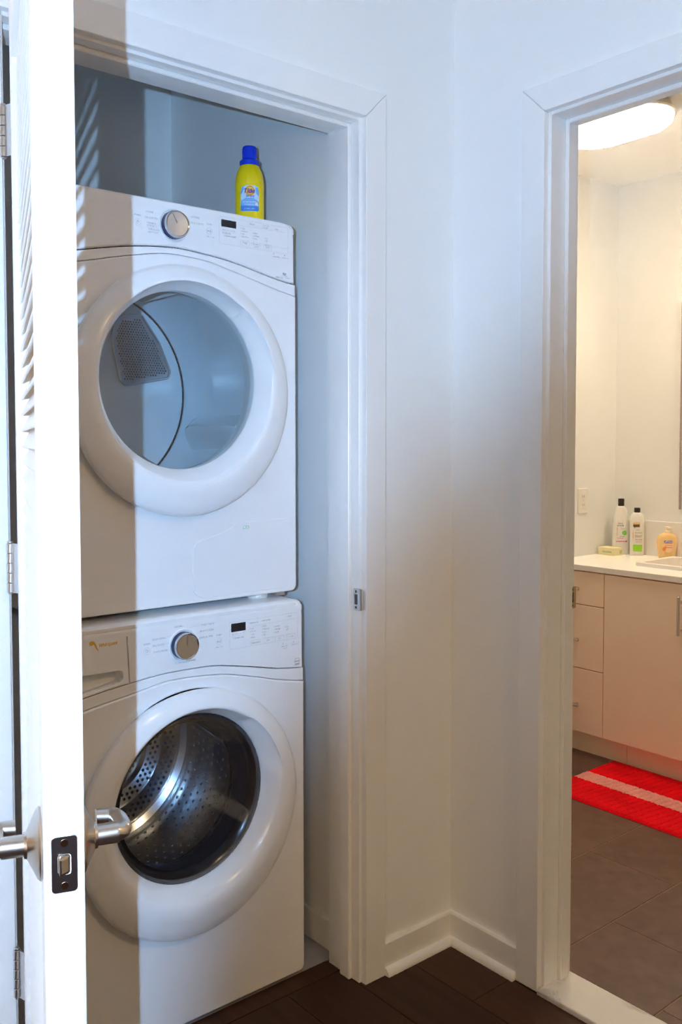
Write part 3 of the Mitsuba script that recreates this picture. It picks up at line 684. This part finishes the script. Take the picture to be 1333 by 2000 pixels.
def patch(poly, h=.0003, step=.004):
    """Thin label with outline poly, subdivided so that it can be bent."""
    m = plate(poly, h, step=step); m.vertices[:, 2] = h-m.vertices[:, 2]
    for _ in range(2):
        if len(m.faces) < 3000: m = m.subdivide()
    return m
TBp = np.array([-.4405, .345, 1.976]); TF = EYE-TBp
A_, B_ = .0392, .030
prof = [(.030, .022, 0, 2.6), (.0385, .0290, .004, 2.6), (A_, B_, .010, 2.6), (A_, B_, .112, 2.5), (.0395, .0302, .135, 2.4), (.0375, .0295, .155, 2.3), (.0330, .027, .170, 2.2), (.0278, .0240, .181, 2.05), (.0262, .0240, .186, 2.0), (.022, .022, .190, 2.0)]
tf, ts = bottle('detergent_bottle', TBp, TF, prof, 'm_yellow', 'small yellow laundry detergent bottle with a blue cap standing on the dryer', 'detergent bottle')
ts = -np.cross(tf, Z_) if False else np.cross(Z_, tf)
capm = lathe([(.0265, .184), (.0268, .188), (.0268, .197), (.0225, .2005), (.0195, .203), (.0190, .208), (.0186, .233), (.0175, .2365), (.0, .2370)], 56)
capm.apply_translation(TBp); add('detergent_bottle__cap', capm, 'm_blue_cap', 35, label='blue ribbed cap')
rib = []
for k in range(40):
    a = 2*np.pi*k/40; rib.append(fmap(bx(-.0006, .0006, -.0004, .0006, .206, .232), TBp+[.0188*math.cos(a), .0188*math.sin(a), 0], (-math.sin(a), math.cos(a), 0), (math.cos(a), math.sin(a), 0), Z_))
add('detergent_bottle__cap__rib', rib, 'm_blue_cap', kind='stuff')
def tb(key, m, mt, lift=.0006): return add('detergent_bottle__'+key, on_bottle(m, TBp, tf, ts, A_+.0004, B_+.0008, lift, 2.6), mt)
lab = Polygon([(-.026, .060), (-.0225, .057), (.0235, .057), (.027, .060), (.0275, .110), (.0235, .1225), (.012, .1265), (-.010, .1265), (-.0215, .1225), (-.0262, .110)])
tb('label', patch(lab), 'm_label_sky')
tb('label__wash', patch(Polygon([(-.0255, .084), (-.010, .0925), (.010, .0925), (.0268, .082), (.0268, .0605), (.0233, .0575), (-.0223, .0575), (-.0256, .0605)])), 'm_label_blue', .0010)
tb('label__wash', patch(Polygon([(-.0256, .0715), (.0268, .0700), (.0268, .0605), (.0233, .0575), (-.0223, .0575), (-.0256, .0605)])), 'm_label_deep', .0014)
tb('label__wash', patch(Polygon([(.0165, .1200), (.0233, .1215), (.0268, .1095), (.0268, .098), (.0185, .104)])), 'm_label_blue', .0010)
tb('label__wash', patch(Polygon([(-.0205, .1215), (-.0160, .1235), (-.0185, .109), (-.0252, .100), (-.0255, .110)])), 'm_label_blue', .0010)
bc = (.001, .1115)
tb('label__target', patch(Point(*bc).buffer(.0142)), 'm_bull_yellow', .0014)
tb('label__target', patch(Point(*bc).buffer(.0122).difference(Point(*bc).buffer(.0098))), 'm_orange', .0018)
tb('label__target', patch(Point(bc[0], bc[1]-.001).buffer(.0072)), 'm_orange', .0018)
tx = text('Tide', .0112, .0004, True, True, .18); tx.apply_translation((.0, .1055, 0)); tb('label__lettering', tx.subdivide(), 'm_ink_blue', .0022)
tx = text('Simply', .0054, .0004, True, True, .12); tx.apply_translation((.002, .0950, 0)); tb('label__lettering', tx.subdivide(), 'm_ink_blue', .0016)
for s, h, z in (('CLEAN & FRESH', .0036, .0795), ('refreshing breeze', .0030, .0735), ('31 loads  1.18 L', .0028, .0622)):
    tx = text(s, h, .0003, True, True); tx.apply_translation((0, z, 0)); tb('label__lettering', tx.subdivide(), 'm_paper_white', .0018)
tb('label__flower', patch(affinity.translate(Point(0, 0).buffer(.0032).union(Point(.003, .003).buffer(.0024)).union(Point(.0035, -.002).buffer(.0024)), .0185, .0755)), 'm_paper_white', .0018)

# ================================================================ bathroom
VX, VZ = 1.545, .863      # front of the cabinet doors, top of the worktop
VY0, VYs = -1.25, .5365
tag('vanity_cabinet', 'beige bathroom vanity with three small drawers beside a wide door', 'cabinet')
add('vanity_cabinet__body', bx(VX+.019, 2.088, VY0, .838, .105, .836), 'm_vanity')
add('vanity_cabinet__toe_kick', bx(1.622, 1.64, VYs-.072, .838, .0, .105), 'm_vanity'); add('vanity_cabinet__toe_kick', bx(1.622, 1.64, VY0, VYs-.074, .0, .105), 'm_vanity')
def frontB(y0, y1, z0, z1, b=.0015): return bx(VX, VX+.018, y0, y1, z0, z1, b)
def pull_h(parent, yc, zc, L, vertical=False):
    d = Z_ if vertical else Y_
    c = np.array([VX-.028, yc, zc])
    k = add(parent+'__handle', cyl(c-d*L/2, c+d*L/2, .0062, 16, b=.001), 'm_nickel', 30)
    for s in (-1, 1): p = c+d*s*(L/2-.022); add(k+'__post', cyl(p, p+[.028, 0, 0], .0045, 12), 'm_nickel', 30)
zt = .8325
for z0, z1, zk in ((.6865, zt, .757), (.4010, .6835, .5305), (.1125, .3980, .2385)):
    k = add('vanity_cabinet__drawer', frontB(VYs+.0015, .8365, z0, z1), 'm_vanity')
    pull_h(k, .716, zk, .142)
dk = add('vanity_cabinet__door', frontB(.015, VYs-.0015, .1125, zt), 'm_vanity'); pull_h(dk, .176, .706, .158, True)
dk = add('vanity_cabinet__door', frontB(-.62, .012, .1125, zt), 'm_vanity'); pull_h(dk, -.10, .706, .158, True)
dk = add('vanity_cabinet__door', frontB(VY0, -.623, .1125, zt), 'm_vanity')
wt = rrect(1.535, 2.088, VY0, .838, .003, 3).difference(rrect(1.716, 1.994, -.264, .474, .03))
add('vanity_worktop', fmap(plate(wt, .024, .0025, steps=2), (0, 0, VZ), X_, Y_, -Z_), 'm_counter', 30, label='white stone worktop lying on the beige vanity', category='worktop')
add('backsplash', bx(2.072, 2.088, VY0, .838, VZ+.0005, 1.030, .002), 'm_counter', label='low white stone backsplash along the wall behind the sink', category='backsplash')
bowl = [np.column_stack([np.array(rrect(1.725+d, 1.985-d, -.255+d, .465-d, .03, 4).exterior.coords)[:-1], np.full(20, z)]) for d, z in ((0, VZ+.014), (.003, VZ-.02), (.012, VZ-.085), (.030, VZ-.105))]
under = [np.column_stack([np.array(rrect(1.725+d, 1.985-d, -.255+d, .465-d, .03, 4).exterior.coords)[:-1], np.full(20, z)]) for d, z in ((.035, VZ-.112), (.006, VZ-.092), (-.006, VZ-.01), (-.008, VZ+.0005))]
sk = fmap(plate(rrect(1.70, 2.02, -.28, .49, .02).difference(rrect(1.725, 1.985, -.255, .465, .03)), .0155, .004, steps=2), (0, 0, VZ+.016), X_, Y_, -Z_)
tag('sink', 'white rectangular sink with a raised rim set in the worktop', 'sink')
add('sink__rim', sk, 'm_porcelain', 30); add('sink__basin', loft(bowl, False, True), 'm_porcelain', 30); add('sink__underside', loft(under, True, False), 'm_porcelain', 30)
# mirror
add('mirror', fmap(plate(sbox(-.497, 1.0915, 1.0, 2.05), .006, .001), (2.083, 0, 0), -Y_*-1*-1, Z_, X_), 'm_mirror', label='frameless mirror on the wall above the sink', category='mirror')
add('mirror__edge', bx(2.078, 2.088, .488, .497, 1.0915, 2.05), 'm_mirror_edge')
# outlet
tag('electrical_outlet', 'white double electrical outlet on the wall left of the vanity', 'outlet')
def onL(m, x, z): return fmap(m, (x, BY1-.0001, z), X_, Z_, Y_)
add('electrical_outlet__cover_plate', onL(fmap(plate(rrect(-.038, .038, -.060, .060, .004), .006, .003), (0, 0, -.006), X_, Y_, Z_), 1.816, 1.126), 'm_plastic_white', 30)
for z in (-.021, .021):
    k = add('electrical_outlet__socket', onL(fmap(plate(rrect(-.0165, .0165, z-.0145, z+.0145, .006), .002, .0006), (0, 0, -.008), X_, Y_, Z_), 1.816, 1.126), 'm_plastic_white', 30)
    for x in (-.006, .006): add(k+'__slot', onL(bx(x-.001, x+.001, z-.003, z+.006, -.0084, -.0079), 1.816, 1.126), 'm_dark_metal')
add('electrical_outlet__screw', onL(cyl((0, 0, -.0075), (0, 0, -.006), .003, 12), 1.816, 1.126), 'm_nickel')
# bottles on the worktop
CFACE = np.array([-.74, -.67])
def on_top(u, v): return None
B1 = np.array([2.028, .7660, VZ])
pr1 = [(.036, .022, 0, 2.4), (.0405, .026, .004, 2.4), (.0410, .0265, .04, 2.3), (.0395, .0265, .11, 2.2), (.035, .0255, .170, 2.1), (.0275, .0225, .212, 2.0), (.0195, .0185, .229, 2.0), (.013, .013, .234, 2.0)]
f1, s1_ = bottle('shampoo_bottle', B1, CFACE, pr1, 'm_bottle_white', 'taller white shampoo bottle with a round green mark and a dark cap on the worktop', 'bottle', group=None) if False else bottle('shampoo_bottle', B1, CFACE, pr1, 'm_bottle_white', 'taller white shampoo bottle with a round green mark and a dark cap on the worktop', 'bottle')
def cap(key, base, r, z0, z1, mt='m_cap_dark'):
    m = lathe([(r, z0), (r, z1-.002), (r-.002, z1), (0, z1)], 36); m.apply_translation(base); add(key, m, mt, 35)
cap('shampoo_bottle__cap', B1, .0142, .232, .268)
def bars(key, base, f, s, a, b, items, lift=.0012):
    inks = {}
    for sh, mt in items: inks.setdefault(mt, []).append(on_bottle(patch(sh), base, f, s, a, b, lift, 2.3))
    for mt, ms in inks.items(): add(key, ms, mt, **(dict(kind='stuff') if len(ms) > 1 else {}))
def greek(x0, x1, z, h=.0032, gap=.0022, n=3):
    """Small unreadable lettering: a row of short strokes."""
    w = (x1-x0-(n-1)*gap)/n
    q = [sbox(x0+i*(w+gap), z, x0+i*(w+gap)+w, z+h) for i in range(n)]
    from shapely.ops import unary_union
    return unary_union(q)
def multi(items):
    out = []
    for sh, mt in items:
        for q in getattr(sh, 'geoms', [sh]): out.append((q, mt))
    return out
bars('shampoo_bottle__print', B1, f1, s1_, .0400, .0268, multi([(greek(-.018, .004, .148, .005, .002, 3), 'm_grey_ink'), (greek(-.024, .010, .136, .006, .002, 3), 'm_grey_ink'), (greek(-.005, .012, .122, .0028, .002, 3), 'm_grey_ink'),
    (Point(.013, .104).buffer(.0118), 'm_green_ink'), (sbox(-.024, .090, -.022, .128), 'm_magenta_ink'), (greek(-.008, .015, .085, .003, .002, 3), 'm_grey_ink'), (greek(-.022, .006, .076, .0034, .0018, 4), 'm_magenta_ink'), (sbox(-.029, .0605, .024, .0650), 'm_magenta_ink'), (Point(.022, .063).buffer(.004), 'm_brown_ink')]))
B2 = np.array([2.034, .6830, VZ])
pr2 = [(.030, .020, 0, 2.5), (.0320, .0235, .004, 2.5), (.0325, .024, .02, 2.5), (.0325, .024, .165, 2.4), (.0315, .0235, .182, 2.2), (.0265, .021, .196, 2.0), (.0175, .0165, .204, 2.0), (.012, .012, .207, 2.0)]
f2, s2_ = bottle('lotion_bottle', B2, CFACE, pr2, 'm_bottle_white', 'shorter white bottle with a lime green band and a dark cap on the worktop', 'bottle')
cap('lotion_bottle__cap', B2, .0140, .206, .228)
bars('lotion_bottle__print', B2, f2, s2_, .0330, .0246, multi([(sbox(-.0235, .0215, .0210, .0525), 'm_lime'), (sbox(-.0235, .150, .0080, .158), 'm_tan_ink'), (sbox(-.0235, .138, .0080, .149), 'm_brown_ink'), (Polygon([(-.018, .138), (-.013, .138), (-.0155, .130)]), 'm_brown_ink'),
    (greek(-.011, .005, .123, .0026, .0018, 3), 'm_grey_ink'), (sbox(-.0255, .084, -.0225, .112), 'm_peach'), (greek(-.013, .021, .108, .0034, .002, 4), 'm_grey_ink'), (greek(-.013, .021, .095, .0036, .002, 4), 'm_grey_ink'), (greek(-.013, .021, .0885, .0028, .002, 5), 'm_grey_ink'), (greek(-.013, .021, .0755, .0026, .002, 4), 'm_magenta_ink'), (greek(-.008, .019, .065, .0026, .002, 3), 'm_grey_ink')]))
B3 = np.array([2.036, .5290, VZ])
pr3 = [(.034, .022, 0, 2.4), (.0370, .0255, .004, 2.4), (.0400, .0275, .030, 2.3), (.0450, .0295, .062, 2.2), (.0455, .0295, .082, 2.1), (.0420, .027, .100, 2.0), (.032, .022, .112, 2.0), (.018, .016, .118, 2.0), (.013, .013, .120, 2.0)]
f3, s3_ = bottle('hand_soap_bottle', B3, CFACE, pr3, 'm_soap', 'orange liquid hand soap bottle with a small violet label on the worktop', 'soap bottle')
pm = lathe([(.0135, .118), (.0135, .128), (.0115, .130), (.0060, .131), (.0055, .138), (.0095, .1395), (.0095, .1475), (.008, .149), (0, .149)], 28); pm.apply_translation(B3)
sp = fmap(bx(-.005, .030, -.005, .005, .1405, .1475, .0015), B3, s3_*.35+f3*.94, np.cross(Z_, s3_*.35+f3*.94), Z_)
add('hand_soap_bottle__pump', [pm, sp], 'm_soap_pump', 30)
bars('hand_soap_bottle__label', B3, f3, s3_, .0450, .0300, [(affinity.scale(Point(0, .060).buffer(.030), .82, 1.0), 'm_soap_label')], .0008)
bars('hand_soap_bottle__label', B3, f3, s3_, .0450, .0300, multi([(rrect(-.019, .019, .074, .0855, .002), 'm_violet'), (Point(-.019, .046).buffer(.0085), 'm_peach'), (Point(-.013, .054).buffer(.006), 'm_peach'), (greek(-.013, .018, .062, .0034, .002, 4), 'm_orange'), (greek(-.006, .018, .052, .003, .002, 3), 'm_magenta_ink')]), .0014)
tx = text('softsoap', .0072, .0004, True, True); tx.apply_translation((0, .0775, 0)); add('hand_soap_bottle__label__lettering', on_bottle(tx.subdivide(), B3, f3, s3_, .0450, .0300, .0020), 'm_paper_white')
SBp = np.array([1.955, .7760, VZ]); sa = math.radians(-8)
SU, SV = np.array([math.cos(sa), math.sin(sa), 0]), np.array([-math.sin(sa), math.cos(sa), 0])
add('soap_box', fmap(bx(-.032, .032, -.046, .046, 0, .036, .0008), SBp, SU, SV, Z_), 'm_box_yellow', label='small pale yellow carton of bar soap in front of the bottles', category='soap box')
add('soap_box__print', [fmap(bx(-.0324, -.032, -.036, .020, .012, .021), SBp, SU, SV, Z_), fmap(bx(.012, .028, -.0464, -.046, .008, .026), SBp, SU, SV, Z_)], 'm_box_tag', kind='stuff')
# rug
ru, rv = 90, 210
xs, ys = np.linspace(1.113, 1.603, ru), np.linspace(.517, -.40, rv)
Xg, Yg = np.meshgrid(xs, ys, indexing='ij')
wob = .0025*np.sin(Xg*37)+.002*np.sin(Yg*21)
edge = np.minimum(np.minimum(Xg-1.113, 1.603-Xg), np.minimum(.517-Yg, Yg+.40))
hgt = .011*np.clip(edge/.012, 0, 1)**.5
rib_ = np.abs(((Yg+.12*(Xg-1.35)+.004*meshkit.noise(np.stack([Xg*30, Yg*30, Xg*0], -1)))/.030) % 1-.5)*2
hgt = hgt-np.where(edge > .004, .0065*np.clip((rib_-.80)/.2, 0, 1), 0)+.0035*(meshkit.noise(np.stack([Xg*300, Yg*300, Xg*0], -1), 5)-.5)*np.clip(edge/.012, 0, 1)
V = np.stack([Xg+wob*0, Yg, np.maximum(hgt, 0)+.001], -1).reshape(-1, 3)
I = np.arange(ru*rv).reshape(ru, rv); F = np.stack([I[:-1, :-1], I[1:, :-1], I[1:, 1:], I[:-1, 1:]], -1).reshape(-1, 4)
add('bath_rug', trimesh.Trimesh(V, np.vstack([F[:, [0, 2, 1]], F[:, [0, 3, 2]]]), process=False), 'm_rug', True, label='red plush bath rug with one pink stripe on the brown tiles', category='rug')

# ---------------- lamps
FX, FY, FL, FW = 1.190, .275, .225, .145
tag('ceiling_light', 'oblong white ceiling light glowing on the bathroom ceiling', 'ceiling light')
def pill(hw, hl): return np.array(affinity.scale(sbox(-1, -1, 1, 1), 1, 1).exterior.coords) if False else np.array(sbox(-hw+hw*.98, -hl+hw*.98, hw-hw*.98, hl-hw*.98).buffer(hw*.98, quad_segs=10).exterior.coords)[:-1]
def pring(hw, hl, z): p = pill(hw, hl); return np.column_stack([p+[FX, FY], np.full(len(p), z)])
add('ceiling_light__base', loft([pring(FW-.02, FL-.02, BZ), pring(FW-.015, FL-.015, BZ-.03), pring(FW, FL, BZ-.034), pring(FW, FL, BZ-.042), pring(FW-.006, FL-.006, BZ-.044)], False, False), 'm_nickel', 35)
k = add('ceiling_light__diffuser', loft([pring(FW-.006, FL-.006, BZ-.040), pring(FW-.012, FL-.012, BZ-.066), pring(FW-.035, FL-.035, BZ-.084), pring(FW-.08, FL-.08, BZ-.090)], False, True), 'm_plastic_white', 40)
scene[k]['emitter'] = {'type': 'area', 'radiance': rgb(*BATH_RADIANCE)}
VLZ = 2.02
tag('vanity_light', 'bar of glass shades over the bathroom mirror, right of the picture', 'wall light')
add('vanity_light__back_plate', bx(2.065, 2.088, -.20, .26, VLZ+.03, VLZ+.13, .004), 'm_nickel')
for i, y in enumerate((-.12, .03, .18)):
    m = lathe([(.0, -.07), (.045, -.065), (.055, -.04), (.050, .05)], 28); m.apply_translation((1.985, y, VLZ))
    c = lathe([(.052, .045), (.050, .056), (.02, .066), (0, .067)], 28); c.apply_translation((1.985, y, VLZ)); add('vanity_light__shade_cap', c, 'm_nickel', 30)
    k = add('vanity_light__shade', m, 'm_plastic_white', 40); scene[k]['emitter'] = {'type': 'area', 'radiance': rgb(*VANITY_RADIANCE)}
    add('vanity_light__arm', cyl((1.985, y, VLZ+.075), (2.07, y, VLZ+.075), .008, 12), 'm_nickel')
for i, (x, y) in enumerate(HALL_LAMPS):
    key = tag(numbered('hall_light'), 'round ceiling lamp of the hall behind the camera', 'ceiling light')
    m = lathe([(.150, 0), (.150, -.018), (.146, -.020)], 48); m.apply_translation((x, y, HZ)); add(key+'__rim', m, 'm_trim', 35)
    m = lathe([(0, -.045), (.09, -.041), (.13, -.032), (.146, -.019)], 48); m.faces = m.faces[:, ::-1]; m.apply_translation((x, y, HZ))
    if (m.face_normals[:, 2] > 0).mean() > .5: m.faces = m.faces[:, ::-1]
    k = add(key+'__diffuser', m, 'm_plastic_white', 40); scene[k]['emitter'] = {'type': 'area', 'radiance': rgb(*HALL_RADIANCE)}

wx, wy, wz = ADDED_SCONCE
tag('wall_lamp', 'unseen wall lamp added left of the closet to warm the face of the louvered door', 'wall lamp')
add('wall_lamp__back_plate', bx(wx-.05, wx+.05, -.012, 0, wz-.08, wz+.08, .003), 'm_nickel')
add('wall_lamp__arm', bx(wx-.008, wx+.008, wy+.04 if False else -.10, -.012, wz-.008, wz+.008, .002), 'm_nickel')
m = lathe([(.045, -.08), (.065, .08)], 32); m.apply_translation((wx, -.13, wz)); k = add('wall_lamp__shade', m, 'm_plastic_white', 30); scene[k]['emitter'] = {'type': 'area', 'radiance': rgb(*ADDED_SCONCE_RADIANCE)}
lx, ly = ADDED_FLOOR_LAMP
tag('floor_lamp', 'unseen floor lamp added in the hall behind the camera as warm fill light', 'floor lamp')
m = lathe([(0, 0), (.15, 0), (.15, .012), (.14, .018), (.02, .022), (0, .022)], 40); m.apply_translation((lx, ly, 0)); add('floor_lamp__base', m, 'm_camera_black', 30)
add('floor_lamp__pole', cyl((lx, ly, .02), (lx, ly, 1.36), .012, 16), 'm_nickel', 30)
m = lathe([(.20, 1.28), (.17, 1.60)], 48); m.apply_translation((lx, ly, 0)); k = add('floor_lamp__shade', m, 'm_plastic_white', 30); scene[k]['emitter'] = {'type': 'area', 'radiance': rgb(*ADDED_LAMP_RADIANCE)}
for z, r in ((1.28, .20), (1.60, .17)):
    m = lathe([(r-.002, z-.004), (r+.002, z-.004), (r+.002, z+.004), (r-.002, z+.004)], 48); m.apply_translation((lx, ly, 0)); add('floor_lamp__shade__ring', m, 'm_nickel', 30)
# ================================================================ the photographer's camera: lens hood and pop-up flash shade and light the scene
tag('photo_camera', 'black camera on a tripod with a wide lens hood and a small flash', 'camera')
def cam_frame(m): return fmap(m, EYE, RIGHT, UP, FWD)
FLP = np.array([-.0862, .0325, -.0653])
phis = np.radians([-180, -165, -140, -110, -70, -30, 0, 40, 80, 110, 135, 151, 158, 162, 170, 178, 184, 195, 220])
rads = np.array([.0920, .0960, .088, .080, .080, .080, .080, .080, .080, .079, .0785, .0805, .0837, .0839, .0873, .0909, .0935, .0960, .088])
def hood_ring(r, w, n=96):
    a = np.arange(n)*2*np.pi/n-np.pi; return np.column_stack([r(a)*np.cos(a), r(a)*np.sin(a), np.full(n, w)])
rim_r = lambda a: np.interp(a, phis[:-2], rads[:-2])
k = 'photo_camera__'
add(k+'lens_hood', cam_frame(loft([hood_ring(lambda a: .042+0*a, -.062), hood_ring(lambda a: .6*rim_r(a)+.02, -.030), hood_ring(rim_r, -.0012), hood_ring(lambda a: rim_r(a)-.0015, -.0012), hood_ring(lambda a: .6*rim_r(a)+.018, -.030), hood_ring(lambda a: .040+0*a, -.060)])), 'm_camera_black', 35)
add(k+'lens', cam_frame(lathe([(.040, -.060), (.042, -.062), (.042, -.11), (.036, -.115), (.036, -.155)], 48)), 'm_camera_black', 35)
add(k+'body', cam_frame(bx(-.060, .045, -.070, .066, -.215, -.155, .008)), 'm_camera_black')
fx, fy, fz = FLP
for j, (a0, a1, b0, b1) in enumerate(((-.014, -.0085, -.034, .034), (.0085, .012, -.034, .034), (-.0085, .0085, -.034, -.0135), (-.0085, .0085, .0135, .034))):
    add(k+'flash_head__shroud', cam_frame(bx(fx+a0, fx+a1, fy+b0, fy+b1, fz-.004, fz+.0062)), 'm_camera_black')
add(k+'flash_head', cam_frame(bx(fx-.014, fx+.012, fy-.034, fy+.034, -.105, fz-.002, .001)), 'm_camera_black')
add(k+'flash_arm', cam_frame(bx(FLP[0]-.006, -.045, -.012, .05, -.180, -.098, .003)), 'm_camera_black')
fl = cam_frame(fmap(trimesh.Trimesh([(-.003, -.007, 0), (.003, -.007, 0), (.003, .007, 0), (-.003, .007, 0)], [(0, 1, 2), (0, 2, 3)], process=False), FLP, X_, Y_, Z_))
if fl.face_normals[0] @ FWD < 0: fl.faces = fl.faces[:, ::-1]
add(k+'flash_tube', fl, 'm_plastic_white'); scene[k+'flash_tube']['emitter'] = {'type': 'area', 'radiance': rgb(*FLASH_RADIANCE)}
ft = EYE-FWD*.185; hub = np.array([ft[0], ft[1], 1.20])
add(k+'tripod_column', [cyl(hub-[0, 0, .25], hub+[0, 0, .13], .013, 16), cyl(hub+[0, 0, .10], hub+[0, 0, .155], .03, 20)], 'm_camera_black', 30)
for a in (200, 320, 80):
    e = hub+[.42*math.cos(math.radians(a)), .42*math.sin(math.radians(a)), -1.20]
    add(k+'tripod_leg', cyl(hub-[0, 0, .02], e, .014, 12, .009), 'm_camera_black', 30)
